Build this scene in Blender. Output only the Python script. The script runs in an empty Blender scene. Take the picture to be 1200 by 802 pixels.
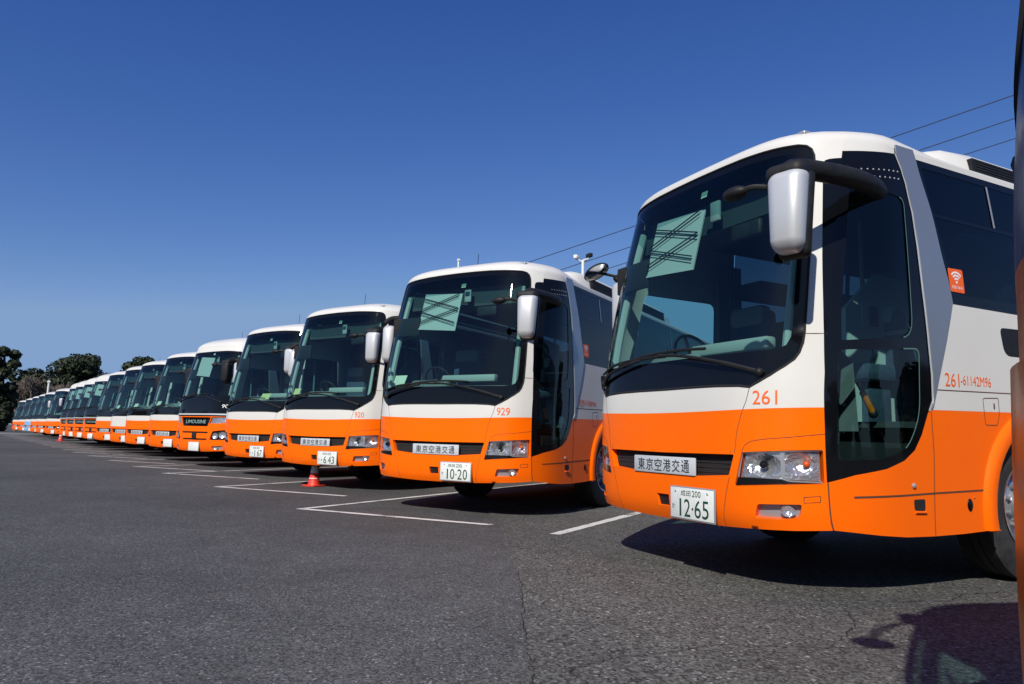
import bpy, bmesh, math, random
from mathutils import Vector, Matrix
from mathutils.geometry import delaunay_2d_cdt
R = math.radians
random.seed(7)
scene = bpy.context.scene

# ------------------------------------------------------------------ camera, sky, sun, exposure
cam_d = bpy.data.cameras.new('camera')
cam = bpy.data.objects.new('camera', cam_d)
scene.collection.objects.link(cam)
scene.camera = cam
cam_d.sensor_width = 36.0
cam_d.lens = 834.213 / 1200 * 36
cam_d.clip_start = 0.05
cam_d.clip_end = 3000
YAW, PITCH, ROLL = -1.10721076, 0.131984545, 0.0258305
def cam_axes():
    cy, sy, cp, sp = math.cos(YAW), math.sin(YAW), math.cos(PITCH), math.sin(PITCH)
    f = Vector((sy*cp, cy*cp, sp)); r = Vector((cy, -sy, 0)); u = r.cross(f)
    c, s = math.cos(ROLL), math.sin(ROLL)
    return c*r + s*u, -s*r + c*u, f
_r, _u, _f = cam_axes()
m = Matrix((( _r.x, _u.x, -_f.x), (_r.y, _u.y, -_f.y), (_r.z, _u.z, -_f.z))).to_4x4()
m.translation = Vector((4.158, -3.597, 0.928))
cam.matrix_world = m

SUN_EL = 38.0
SUN_AZ = Vector((0.650, -0.760, 0)).normalized()          # towards the sun, on the ground
world = bpy.data.worlds.new('World')
scene.world = world
world.use_nodes = True
wn = world.node_tree.nodes; wl = world.node_tree.links
wn.clear()
w_out = wn.new('ShaderNodeOutputWorld'); w_bg = wn.new('ShaderNodeBackground'); w_sky = wn.new('ShaderNodeTexSky')
w_sky.sky_type = 'NISHITA'; w_sky.sun_disc = False
w_sky.sun_elevation = R(SUN_EL); w_sky.sun_rotation = math.atan2(SUN_AZ.x, SUN_AZ.y)
w_sky.altitude = 0; w_sky.air_density = 1.0; w_sky.dust_density = 0.4; w_sky.ozone_density = 3.0
w_bg.inputs['Strength'].default_value = 0.075
w_sp = wn.new('ShaderNodeSeparateColor'); w_cb = wn.new('ShaderNodeCombineColor')        # grade of the clear spring sky, channel by channel
wl.new(w_sky.outputs[0], w_sp.inputs[0])
for k, (ex, mu, cap_) in enumerate(((1.62, 0.50, 3.0), (1.25, 0.71, 4.6), (0.82, 1.84, 6.0))):
    mn = wn.new('ShaderNodeMath'); mn.operation = 'MINIMUM'; mn.inputs[1].default_value = cap_
    pw = wn.new('ShaderNodeMath'); pw.operation = 'POWER'; pw.inputs[1].default_value = ex
    ml = wn.new('ShaderNodeMath'); ml.operation = 'MULTIPLY'; ml.inputs[1].default_value = mu
    wl.new(w_sp.outputs[k], mn.inputs[0]); wl.new(mn.outputs[0], pw.inputs[0]); wl.new(pw.outputs[0], ml.inputs[0]); wl.new(ml.outputs[0], w_cb.inputs[k])
wl.new(w_cb.outputs[0], w_bg.inputs['Color'])
wl.new(w_bg.outputs[0], w_out.inputs['Surface'])
sun_d = bpy.data.lights.new('sun', 'SUN'); sun_d.energy = 4.9; sun_d.angle = R(0.53); sun_d.color = (1.0, 0.95, 0.87)
sun = bpy.data.objects.new('sun', sun_d); scene.collection.objects.link(sun)
to_sun = (SUN_AZ * math.cos(R(SUN_EL)) + Vector((0, 0, math.sin(R(SUN_EL))))).normalized()
sun.rotation_euler = to_sun.to_track_quat('Z', 'Y').to_euler()
sun.location = to_sun * 60
scene.view_settings.view_transform = 'Standard'
scene.view_settings.look = 'None'
scene.view_settings.exposure = 0.0
scene.view_settings.gamma = 1.0
scene.view_settings.use_curve_mapping = False
scene.cycles.max_bounces = 8
scene.cycles.transparent_max_bounces = 16
scene.cycles.caustics_reflective = False
scene.cycles.caustics_refractive = False

# ------------------------------------------------------------------ materials
M = {}
def mat(name, col, rough=0.5, metal=0.0, coat=0.0, spec=0.5, emit=None):
    mt = bpy.data.materials.new(name); mt.use_nodes = True
    b = mt.node_tree.nodes['Principled BSDF']
    b.inputs['Base Color'].default_value = (*col, 1); b.inputs['Roughness'].default_value = rough
    b.inputs['Metallic'].default_value = metal; b.inputs['Coat Weight'].default_value = coat
    b.inputs['Coat Roughness'].default_value = 0.04; b.inputs['Specular IOR Level'].default_value = spec
    M[name] = mt
    return mt
def nd(mt, t): return mt.node_tree.nodes.new(t)
def vary(mt, col, col2, scale, rough=None, detail=6, bump=0.0, bscale=None, coord='Object', lo=0.35, hi=0.65):
    """noise mixes two base colours and roughness values; optional bump"""
    nt = mt.node_tree; L = nt.links; b = nt.nodes['Principled BSDF']
    tc = nd(mt, 'ShaderNodeTexCoord'); n = nd(mt, 'ShaderNodeTexNoise'); n.inputs['Scale'].default_value = scale; n.inputs['Detail'].default_value = detail
    L.new(tc.outputs[coord], n.inputs['Vector'])
    mr = nd(mt, 'ShaderNodeMapRange'); mr.inputs['From Min'].default_value = lo; mr.inputs['From Max'].default_value = hi
    L.new(n.outputs['Fac'], mr.inputs['Value'])
    mx = nd(mt, 'ShaderNodeMix'); mx.data_type = 'RGBA'
    mx.inputs[6].default_value = (*col, 1); mx.inputs[7].default_value = (*col2, 1)
    L.new(mr.outputs[0], mx.inputs[0]); L.new(mx.outputs[2], b.inputs['Base Color'])
    if rough:
        m2 = nd(mt, 'ShaderNodeMapRange'); m2.inputs['To Min'].default_value = rough[0]; m2.inputs['To Max'].default_value = rough[1]
        L.new(mr.outputs[0], m2.inputs['Value']); L.new(m2.outputs[0], b.inputs['Roughness'])
    if bump:
        n2 = nd(mt, 'ShaderNodeTexNoise'); n2.inputs['Scale'].default_value = bscale or scale*4; n2.inputs['Detail'].default_value = 3
        L.new(tc.outputs[coord], n2.inputs['Vector'])
        bp = nd(mt, 'ShaderNodeBump'); bp.inputs['Strength'].default_value = bump; bp.inputs['Distance'].default_value = 0.01
        L.new(n2.outputs['Fac'], bp.inputs['Height']); L.new(bp.outputs[0], b.inputs['Normal'])
    return mt
def paint(name, c1, c2):
    mt = mat(name, c1, 0.35, 0, 0.06, 0.2)
    vary(mt, c1, c2, 1.7, (0.26, 0.40), bump=0.02, bscale=7)
paint('orange_paint', (1.0, 0.146, 0.001), (0.98, 0.140, 0.0012))
paint('white_paint', (0.652, 0.638, 0.600), (0.628, 0.613, 0.575))
paint('blue_paint', (0.20, 0.46, 0.74), (0.18, 0.42, 0.70))
paint('navy_paint', (0.010, 0.025, 0.12), (0.012, 0.03, 0.13))
mat('silver_paint', (0.42, 0.44, 0.46), 0.42, 0.75, 0.3)
mat('mirror_silver', (0.62, 0.63, 0.64), 0.40, 0.35, 0.2)
vary(M['silver_paint'], (0.42, 0.44, 0.46), (0.39, 0.41, 0.43), 3, (0.38, 0.46))
mat('trim_bright', (0.72, 0.72, 0.70), 0.28, 0.4)
mat('black_gloss', (0.004, 0.0045, 0.006), 0.06, 0, 0.0, 0.32)
mat('black_plastic', (0.012, 0.012, 0.013), 0.55, spec=0.3)
vary(M['black_plastic'], (0.010, 0.010, 0.011), (0.018, 0.018, 0.019), 12, (0.5, 0.62))
mat('black_matte', (0.010, 0.010, 0.011), 0.85)
mat('under_dark', (0.012, 0.012, 0.012), 0.9)
mat('seam_dark', (0.10, 0.04, 0.02), 0.8)
mat('rubber', (0.018, 0.018, 0.019), 0.75)
vary(M['rubber'], (0.015, 0.015, 0.016), (0.034, 0.032, 0.030), 9, (0.65, 0.85), bump=0.25, bscale=60)
mat('chrome', (0.50, 0.51, 0.53), 0.34, 0.8)
mat('mirror_face', (0.85, 0.86, 0.88), 0.03, 1.0)
mat('reflector', (0.85, 0.87, 0.9), 0.2, 0.8)
vary(M['reflector'], (0.92, 0.93, 0.95), (0.62, 0.64, 0.68), 16, (0.08, 0.26), bump=1.0, bscale=34)
mat('bezel_grey', (0.38, 0.39, 0.41), 0.35, 0.4)
mat('amber', (0.75, 0.10, 0.01), 0.25)
mat('red_lens', (0.6, 0.015, 0.01), 0.2)
mat('plate_white', (0.74, 0.76, 0.72), 0.45)
vary(M['plate_white'], (0.74, 0.76, 0.72), (0.66, 0.68, 0.66), 30, (0.4, 0.55))
mat('plate_green', (0.008, 0.055, 0.028), 0.5)
mat('sign_grey', (0.50, 0.53, 0.56), 0.4)
mat('sign_ink', (0.02, 0.02, 0.022), 0.5)
mat('sign_text_green', (0.30, 0.45, 0.42), 0.5)
mat('orange_text', (0.85, 0.12, 0.008), 0.5)
mat('white_text', (0.8, 0.8, 0.78), 0.5)
mat('pane_edge', (0.10, 0.19, 0.17), 0.4)
mat('interior_dark', (0.050, 0.054, 0.058), 0.8)
mat('interior_grey', (0.17, 0.18, 0.18), 0.7)
vary(M['interior_grey'], (0.15, 0.16, 0.16), (0.2, 0.21, 0.21), 4)
mat('interior_pale', (0.34, 0.36, 0.34), 0.6)
mat('seat_cloth', (0.035, 0.06, 0.10), 0.9)
vary(M['seat_cloth'], (0.03, 0.05, 0.09), (0.05, 0.075, 0.12), 25, (0.8, 0.95))
mat('headrest_cloth', (0.22, 0.25, 0.26), 0.85)
mat('seat_cover', (0.50, 0.53, 0.54), 0.85)
mat('curtain_cloth', (0.20, 0.24, 0.25), 0.9)
mat('blind_cloth', (0.42, 0.44, 0.42), 0.8)
mat('paper_yellow', (0.62, 0.56, 0.26), 0.8)
mat('partition_pale', (0.62, 0.66, 0.62), 0.7)
mat('paper', (0.62, 0.62, 0.50), 0.8)
mat('rail_orange', (0.85, 0.20, 0.01), 0.4)
mat('cone_red', (0.78, 0.045, 0.02), 0.45)
vary(M['cone_red'], (0.78, 0.045, 0.02), (0.62, 0.045, 0.025), 14, (0.4, 0.55))
mat('cone_white', (0.75, 0.74, 0.70), 0.5)
mat('pole_white', (0.70, 0.70, 0.68), 0.5)
mat('galvanised', (0.42, 0.43, 0.44), 0.45, 0.6)
mat('wire_black', (0.012, 0.012, 0.014), 0.6)
mat('bark', (0.07, 0.05, 0.035), 0.9)
vary(M['bark'], (0.05, 0.037, 0.027), (0.10, 0.075, 0.055), 6, bump=0.5)
mat('twig', (0.15, 0.12, 0.10), 0.9)
vary(M['twig'], (0.12, 0.095, 0.08), (0.19, 0.155, 0.125), 1.5)

def glass(name, tint, gloss=1.0, rough=0.015, base=0.045):
    mt = bpy.data.materials.new(name); mt.use_nodes = True
    nt = mt.node_tree; nt.nodes.clear()
    o = nd(mt, 'ShaderNodeOutputMaterial'); t = nd(mt, 'ShaderNodeBsdfTransparent'); g = nd(mt, 'ShaderNodeBsdfGlossy')
    t.inputs['Color'].default_value = (*tint, 1); g.inputs['Roughness'].default_value = rough
    g.inputs['Color'].default_value = (gloss, gloss, gloss, 1)
    geo = nd(mt, 'ShaderNodeNewGeometry')
    # same front and back reflectance for a thin pane
    vm = nd(mt, 'ShaderNodeVectorMath'); vm.operation = 'DOT_PRODUCT'
    nt.links.new(geo.outputs['Normal'], vm.inputs[0]); nt.links.new(geo.outputs['Incoming'], vm.inputs[1])
    ab = nd(mt, 'ShaderNodeMath'); ab.operation = 'ABSOLUTE'; nt.links.new(vm.outputs['Value'], ab.inputs[0])
    iv = nd(mt, 'ShaderNodeMath'); iv.operation = 'SUBTRACT'; iv.inputs[0].default_value = 1.0; nt.links.new(ab.outputs[0], iv.inputs[1])
    pw = nd(mt, 'ShaderNodeMath'); pw.operation = 'POWER'; pw.inputs[1].default_value = 5.0; nt.links.new(iv.outputs[0], pw.inputs[0])
    ma = nd(mt, 'ShaderNodeMath'); ma.operation = 'MULTIPLY_ADD'; ma.inputs[1].default_value = 0.80; ma.inputs[2].default_value = base
    nt.links.new(pw.outputs[0], ma.inputs[0])
    mx = nd(mt, 'ShaderNodeMixShader')
    nt.links.new(ma.outputs[0], mx.inputs[0]); nt.links.new(t.outputs[0], mx.inputs[1]); nt.links.new(g.outputs[0], mx.inputs[2])
    nt.links.new(mx.outputs[0], o.inputs['Surface'])
    M[name] = mt
glass('windshield_glass', (0.58, 0.82, 0.79))
glass('shade_band_glass', (0.28, 0.52, 0.50))
glass('tinted_glass', (0.065, 0.10, 0.135))
glass('door_pane_glass', (0.50, 0.72, 0.70))
glass('clear_lens', (0.96, 0.97, 0.98), rough=0.03)

def leaf_mat(name, a, b):
    mt = mat(name, a, 0.6, spec=0.3)
    nt = mt.node_tree; L = nt.links; bs = nt.nodes['Principled BSDF']
    geo = nd(mt, 'ShaderNodeNewGeometry'); tc = nd(mt, 'ShaderNodeTexCoord'); n = nd(mt, 'ShaderNodeTexNoise')
    n.inputs['Scale'].default_value = 0.5; n.inputs['Detail'].default_value = 2
    L.new(tc.outputs['Object'], n.inputs['Vector'])
    ad = nd(mt, 'ShaderNodeMath'); ad.operation = 'MULTIPLY_ADD'; ad.inputs[1].default_value = 0.6
    L.new(geo.outputs['Random Per Island'], ad.inputs[0]); L.new(n.outputs['Fac'], ad.inputs[2])
    mr = nd(mt, 'ShaderNodeMapRange'); mr.inputs['From Min'].default_value = 0.35; mr.inputs['From Max'].default_value = 1.1
    L.new(ad.outputs[0], mr.inputs['Value'])
    mx = nd(mt, 'ShaderNodeMix'); mx.data_type = 'RGBA'; mx.inputs[6].default_value = (*a, 1); mx.inputs[7].default_value = (*b, 1)
    L.new(mr.outputs[0], mx.inputs[0]); L.new(mx.outputs[2], bs.inputs['Base Color'])
leaf_mat('leaf_dark', (0.008, 0.014, 0.007), (0.024, 0.034, 0.012))
leaf_mat('leaf_olive', (0.012, 0.018, 0.008), (0.034, 0.042, 0.015))

def asphalt(name, base=0.050, tint=(1.03, 1.0, 0.95), cell=95, contrast=1.0):
    mt = mat(name, (base,)*3, 0.85, spec=0.35)
    nt = mt.node_tree; L = nt.links; b = nt.nodes['Principled BSDF']
    g = nd(mt, 'ShaderNodeNewGeometry')
    def noise(s, d=4, rough=0.55):
        n = nd(mt, 'ShaderNodeTexNoise'); n.inputs['Scale'].default_value = s; n.inputs['Detail'].default_value = d; n.inputs['Roughness'].default_value = rough
        L.new(g.outputs['Position'], n.inputs['Vector']); return n
    def vor(s):
        v = nd(mt, 'ShaderNodeTexVoronoi'); v.inputs['Scale'].default_value = s
        L.new(g.outputs['Position'], v.inputs['Vector']); return v
    def rng(src, a, b_, c, d):
        r = nd(mt, 'ShaderNodeMapRange'); r.inputs['From Min'].default_value = a; r.inputs['From Max'].default_value = b_
        r.inputs['To Min'].default_value = c; r.inputs['To Max'].default_value = d; L.new(src, r.inputs['Value']); return r.outputs[0]
    def mul(a, b_):
        x = nd(mt, 'ShaderNodeMath'); x.operation = 'MULTIPLY'; L.new(a, x.inputs[0]); L.new(b_, x.inputs[1]); return x.outputs[0]
    big = rng(noise(0.22, 5).outputs['Fac'], 0.35, 0.68, 0.76, 1.22)
    mid = rng(noise(2.3, 6, 0.7).outputs['Fac'], 0.3, 0.7, 0.84, 1.16)
    stone = vor(cell)
    sp = nd(mt, 'ShaderNodeSeparateColor'); L.new(stone.outputs['Color'], sp.inputs[0])
    st = rng(sp.outputs[0], 0.0, 1.0, 1-.62*contrast, 1+.6*contrast)
    bright = rng(sp.outputs[1], 0.90, 1.0, 1.0, 2.6)
    fine = rng(noise(260, 2).outputs['Fac'], 0.3, 0.7, 0.75, 1.25)
    f = mul(mul(mul(big, mid), mul(st, bright)), fine)
    cb = nd(mt, 'ShaderNodeVectorMath'); cb.operation = 'SCALE'; cb.inputs[0].default_value = (base*tint[0], base*tint[1], base*tint[2])
    L.new(f, cb.inputs['Scale']); L.new(cb.outputs[0], b.inputs['Base Color'])
    bp = nd(mt, 'ShaderNodeBump'); bp.inputs['Strength'].default_value = 0.9; bp.inputs['Distance'].default_value = 0.006
    L.new(sp.outputs[2], bp.inputs['Height']); L.new(bp.outputs[0], b.inputs['Normal'])
    return mt
asphalt('asphalt', 0.078, (1.0, 1.0, 0.98), 105, 1.0)
asphalt('asphalt_coarse', 0.086, (1.01, 1.0, 0.92), 78, 1.2)
def worn_line():
    mt = mat('road_paint', (0.62, 0.61, 0.58), 0.75)
    nt = mt.node_tree; L = nt.links; b = nt.nodes['Principled BSDF']
    g = nd(mt, 'ShaderNodeNewGeometry')
    n = nd(mt, 'ShaderNodeTexNoise'); n.inputs['Scale'].default_value = 38; n.inputs['Detail'].default_value = 5; n.inputs['Roughness'].default_value = 0.7
    n2 = nd(mt, 'ShaderNodeTexNoise'); n2.inputs['Scale'].default_value = 2.5; n2.inputs['Detail'].default_value = 3
    L.new(g.outputs['Position'], n.inputs['Vector']); L.new(g.outputs['Position'], n2.inputs['Vector'])
    ad = nd(mt, 'ShaderNodeMath'); ad.operation = 'ADD'; L.new(n.outputs['Fac'], ad.inputs[0]); L.new(n2.outputs['Fac'], ad.inputs[1])
    mr = nd(mt, 'ShaderNodeMapRange'); mr.inputs['From Min'].default_value = 1.06; mr.inputs['From Max'].default_value = 1.22
    L.new(ad.outputs[0], mr.inputs['Value'])
    mx = nd(mt, 'ShaderNodeMix'); mx.data_type = 'RGBA'; mx.inputs[6].default_value = (0.66, 0.65, 0.61, 1); mx.inputs[7].default_value = (0.11, 0.11, 0.105, 1)
    L.new(mr.outputs[0], mx.inputs[0]); L.new(mx.outputs[2], b.inputs['Base Color'])
worn_line()
mat('crack_dark', (0.022, 0.020, 0.018), 0.95)

# ------------------------------------------------------------------ mesh helpers
COL = scene.collection
def tag(o, label=None, cat=None, group=None, kind=None):
    if label: o['label'] = label
    if cat: o['category'] = cat
    if group: o['group'] = group
    if kind: o['kind'] = kind
    return o
def empty(name, loc=(0, 0, 0), rz=0.0, parent=None):
    o = bpy.data.objects.new(name, None); COL.objects.link(o)
    o.empty_display_size = 0.3; o.location = loc; o.rotation_euler = (0, 0, rz)
    if parent: o.parent = parent
    return o
class MB:
    def __init__(self): self.v = []; self.f = []; self.m = []
    def add(self, vs, fs, mi=0, xf=None):
        o = len(self.v)
        self.v += [tuple(xf @ Vector(p)) if xf else tuple(p) for p in vs]
        self.f += [tuple(i + o for i in f) for f in fs]; self.m += [mi] * len(fs)
        return self
    def build(self, name, mats, parent=None, smooth=True, angle=40):
        me = bpy.data.meshes.new(name); me.from_pydata(self.v, [], self.f)
        for mt in (mats if isinstance(mats, (list, tuple)) else [mats]): me.materials.append(M[mt] if isinstance(mt, str) else mt)
        me.polygons.foreach_set('material_index', self.m)
        if smooth:
            me.polygons.foreach_set('use_smooth', [True] * len(me.polygons))
            try: me.set_sharp_from_angle(angle=R(angle))
            except Exception: pass
        me.update()
        o = bpy.data.objects.new(name, me); COL.objects.link(o)
        if parent: o.parent = parent
        return o
    def box(self, x0, x1, y0_, y1, z0, z1, mi=0, xf=None):
        vs = [(x0,y0_,z0),(x1,y0_,z0),(x1,y1,z0),(x0,y1,z0),(x0,y0_,z1),(x1,y0_,z1),(x1,y1,z1),(x0,y1,z1)]
        return self.add(vs, [(0,3,2,1),(4,5,6,7),(0,1,5,4),(1,2,6,5),(2,3,7,6),(3,0,4,7)], mi, xf)
    def rbox(self, cx, cy, cz, sx, sy, sz, r, mi=0, seg=3, xf=None, warp=None):
        bm = bmesh.new(); bmesh.ops.create_cube(bm, size=1)
        for v in bm.verts: v.co = Vector((v.co.x*sx, v.co.y*sy, v.co.z*sz))
        bmesh.ops.bevel(bm, geom=bm.edges[:], offset=min(r, 0.49*min(sx, sy, sz)), segments=seg, profile=0.5, affect='EDGES')
        if warp:
            for v in bm.verts: v.co = warp(v.co)
        bm.verts.index_update()
        vs = [(v.co.x+cx, v.co.y+cy, v.co.z+cz) for v in bm.verts]; fs = [tuple(v.index for v in f.verts) for f in bm.faces]
        bm.free()
        return self.add(vs, fs, mi, xf)
    def tube(self, pts, rad, mi=0, seg=10, cap=True, xf=None, flat=1.0):
        pts = [Vector(p) for p in pts]; n = len(pts)
        rad = rad if isinstance(rad, (list, tuple)) else [rad]*n
        vs = []; fs = []; prev = None
        for i, p in enumerate(pts):
            t = (pts[min(i+1, n-1)] - pts[max(i-1, 0)]).normalized()
            if prev is None:
                a = t.orthogonal().normalized()
            else:
                a = (prev - t*prev.dot(t)).normalized()
            prev = a; b = t.cross(a)
            for k in range(seg):
                th = 2*math.pi*k/seg
                vs.append(p + (a*math.cos(th) + b*math.sin(th)*flat)*rad[i])
        for i in range(n-1):
            for k in range(seg):
                fs.append((i*seg+k, i*seg+(k+1) % seg, (i+1)*seg+(k+1) % seg, (i+1)*seg+k))
        if cap:
            fs.append(tuple(range(seg-1, -1, -1))); fs.append(tuple(range((n-1)*seg, n*seg)))
        return self.add([tuple(v) for v in vs], fs, mi, xf)
    def lathe(self, prof, mi=0, seg=32, xf=None, cap0=False, cap1=False):
        """prof: (radius, z) revolved about Z"""
        vs = []; fs = []
        for r_, z in prof:
            for k in range(seg):
                a = 2*math.pi*k/seg; vs.append((r_*math.cos(a), r_*math.sin(a), z))
        for i in range(len(prof)-1):
            for k in range(seg):
                fs.append((i*seg+k, i*seg+(k+1) % seg, (i+1)*seg+(k+1) % seg, (i+1)*seg+k))
        if cap0: fs.append(tuple(range(seg-1, -1, -1)))
        if cap1: fs.append(tuple(range((len(prof)-1)*seg, len(prof)*seg)))
        return self.add(vs, fs, mi, xf)
    def sphere(self, c, r, mi=0, sx=1, sy=1, sz=1, seg=16, rings=10):
        pr = [(max(1e-4, math.sin(math.pi*i/rings)), -math.cos(math.pi*i/rings)) for i in range(rings+1)]
        xf = Matrix.Translation(c) @ Matrix.Diagonal((r*sx, r*sy, r*sz, 1))
        return self.lathe(pr, mi, seg, xf)
def spline(pts, n=6):
    """Catmull-Rom through open points"""
    P = [Vector(p) for p in pts]; out = []
    for i in range(len(P)-1):
        a, b, c, d = P[max(i-1, 0)], P[i], P[i+1], P[min(i+2, len(P)-1)]
        for k in range(n):
            t = k/n
            out.append(0.5*((2*b) + (c-a)*t + (2*a-5*b+4*c-d)*t*t + (3*b-a-3*c+d)*t**3))
    out.append(P[-1])
    return out
def dens(pts, step, closed=True):
    out = []; n = len(pts)
    for i in range(n if closed else n-1):
        a, b = pts[i], pts[(i+1) % n]; d = math.dist(a, b); k = max(1, int(math.ceil(d/step)))
        for j in range(k): out.append((a[0]+(b[0]-a[0])*j/k, a[1]+(b[1]-a[1])*j/k))
    if not closed: out.append(tuple(pts[-1]))
    return out
def rnd(pts, r, seg=5):
    out = []; n = len(pts)
    for i in range(n):
        p = Vector(pts[i]); a = Vector(pts[i-1]); b = Vector(pts[(i+1) % n])
        rr = r[i] if isinstance(r, (list, tuple)) else r
        if rr <= 0: out.append(tuple(p)); continue
        da = (a-p); db = (b-p); k = min(rr, da.length*0.48, db.length*0.48)
        q0 = p + da.normalized()*k; q1 = p + db.normalized()*k
        for s in range(seg+1):
            t = s/seg; out.append(tuple(q0*(1-t)**2 + p*2*t*(1-t) + q1*t*t))
    return out
def inside(p, poly):
    x, y = p; c = False; j = len(poly)-1
    for i in range(len(poly)):
        xi, yi = poly[i]; xj, yj = poly[j]
        if (yi > y) != (yj > y) and x < (xj-xi)*(y-yi)/(yj-yi)+xi: c = not c
        j = i
    return c
def cdt(outer, holes=(), gx=0.06, gy=0.06, edge=None):
    """fill a polygon (with holes) with triangles on an inner grid; returns 2-D points and triangles"""
    edge = edge or min(gx, gy)
    loops = [dens(outer, edge)] + [dens(h, edge) for h in holes]
    V = []; E = []
    for l in loops:
        o = len(V); V += [Vector(p) for p in l]; E += [(o+i, o+(i+1) % len(l)) for i in range(len(l))]
    xs = [p[0] for p in loops[0]]; ys = [p[1] for p in loops[0]]
    x0, x1, y0_, y1 = min(xs), max(xs), min(ys), max(ys)
    border = {}
    cs = min(gx, gy)
    for v in V: border.setdefault((int(v.x//cs), int(v.y//cs)), []).append(v)
    nx = int((x1-x0)/gx)+1; ny = int((y1-y0_)/gy)+1
    for i in range(1, nx+1):
        for j in range(1, ny+1):
            p = (x0+(x1-x0)*i/(nx+1), y0_+(y1-y0_)*j/(ny+1))
            if not inside(p, loops[0]) or any(inside(p, h) for h in loops[1:]): continue
            k = (int(p[0]//cs), int(p[1]//cs)); near = False
            for a in (-1, 0, 1):
                for b in (-1, 0, 1):
                    for q in border.get((k[0]+a, k[1]+b), ()):
                        if (q.x-p[0])**2+(q.y-p[1])**2 < (cs*0.45)**2: near = True
            if not near: V.append(Vector(p))
    ov, oe, of, *_ = delaunay_2d_cdt(V, E, [], 0, 1e-5)
    T = []
    for f in of:
        c = ((ov[f[0]].x+ov[f[1]].x+ov[f[2]].x)/3, (ov[f[0]].y+ov[f[1]].y+ov[f[2]].y)/3)
        if inside(c, loops[0]) and not any(inside(c, h) for h in loops[1:]):
            a, b, d = (ov[i] for i in f[:3])
            if abs((b-a).cross(d-a)) > 1e-9: T.append(tuple(f))
    return [tuple(v) for v in ov], T, loops

# ------------------------------------------------------------------ coach skin: one smooth surface, addressed in a front and a side chart
Y0 = [(.2,-.13),(.28,-.19),(.36,-.235),(.45,-.255),(.7,-.268),(1.0,-.27),(1.2,-.265),(1.5,-.228),(1.9,-.16),(2.3,-.075),(2.6,-.005),(2.8,.045),(2.92,.085),(3.1,.15)]
LEAN = 1.0                                                 # 1 = raked windscreen, 0 = upright front
def y0(z):
    v = y0_raked(z)
    return v if z < 1.0 or LEAN == 1 else min(v, -.215)
def y0_raked(z):
    T = Y0
    if z <= T[0][0]: return T[0][1]
    for i in range(len(T)-1):
        a, b = T[i], T[i+1]
        if z <= b[0]:
            h = b[0]-a[0]; t = (z-a[0])/h
            def sl(j):
                if j <= 0: return (T[1][1]-T[0][1])/(T[1][0]-T[0][0])
                if j >= len(T)-1: return (T[-1][1]-T[-2][1])/(T[-1][0]-T[-2][0])
                return (T[j+1][1]-T[j-1][1])/(T[j+1][0]-T[j-1][0])
            m0, m1 = sl(i)*h, sl(i+1)*h
            return (2*t**3-3*t*t+1)*a[1]+(t**3-2*t*t+t)*m0+(-2*t**3+3*t*t)*b[1]+(t**3-t*t)*m1
    return T[-1][1]
def wid(z): return 1.245 if z < 1.7 else 1.245-.065*((z-1.7)/1.2)**1.5
BZ = [(1.125,.30),(1.166,.366),(1.245,.56),(1.245,.87)]
TAB = []
for i in range(121):
    t = i/120; a = (1-t)**3; b = 3*t*(1-t)**2; c = 3*t*t*(1-t); d = t**3
    TAB.append((a*BZ[0][0]+b*BZ[1][0]+c*BZ[2][0]+d*BZ[3][0], a*BZ[0][1]+b*BZ[1][1]+c*BZ[2][1]+d*BZ[3][1]))
def fy(x):
    x = abs(x)
    if x <= 1.125: return .30*(x/1.125)**6
    for i in range(120):
        if TAB[i+1][0] >= x:
            a, b = TAB[i], TAB[i+1]; return a[1]+(x-a[0])/(b[0]-a[0]+1e-9)*(b[1]-a[1])
    return .87
def fx(r):
    if r >= .87: return 1.245
    if r <= .30: return 1.125
    for i in range(120):
        if TAB[i+1][1] >= r:
            a, b = TAB[i], TAB[i+1]; return a[0]+(r-a[1])/(b[1]-a[1]+1e-9)*(b[0]-a[0])
    return 1.245
def fade(y):
    t = min(1, max(0, (y-.03)/1.07)); return 1-t*t*(3-2*t)
def rake(z): return y0(z)+.27
XS = 1.134
YS = fy(XS)-.27                                       # the seam between the charts
def Fp(x, z): return Vector((x*wid(z)/1.245, y0(z)+fy(x), z))
def Sp(y, z): return Vector((fx(y+.27)*wid(z)/1.245, y+rake(z)*fade(y), z))
def yq(y, z):
    """side-chart y of a true y"""
    p = y
    for _ in range(30): p = p*.5+.5*(y-rake(z)*fade(p))
    return max(p, YS)
def nrm(fn, a, b, flip):
    e = .004; n = (fn(a+e, b)-fn(a-e, b)).cross(fn(a, b+e)-fn(a, b-e)).normalized()
    return n if not flip else -n
def FRONT(a, b, d=0.0):
    p = Fp(a, b)
    return p if not d else p+nrm(Fp, a, b, False)*d
def SIDE(a, b, d=0.0):
    p = Sp(a, b)
    return p if not d else p+nrm(Sp, a, b, False)*d
def RIGHT(a, b, d=0.0):
    p = SIDE(a, b, d); return Vector((-p.x, p.y, p.z))
def skin(mb, chart, outer, holes=(), gx=.06, gy=.06, d=0.0, mi=0, edge=None):
    V, T, loops = cdt(outer, holes, gx, gy, edge)
    P = [chart(x, y, d) for x, y in V]
    want = -1 if chart is RIGHT else 1
    out = []
    for t in T:
        (ax, ay), (bx, by), (cx, cy) = V[t[0]], V[t[1]], V[t[2]]
        s = (bx-ax)*(cy-ay)-(by-ay)*(cx-ax)
        out.append(t if s*want > 0 else (t[0], t[2], t[1]))
    mb.add(P, out, mi)
    return loops
def wall(mb, chart, loop, d0, d1, mi=0):
    A = [chart(x, y, d0) for x, y in loop]; B = [chart(x, y, d1) for x, y in loop]; n = len(loop)
    mb.add(A+B, [(i, (i+1) % n, n+(i+1) % n, n+i) for i in range(n)], mi)
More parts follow.
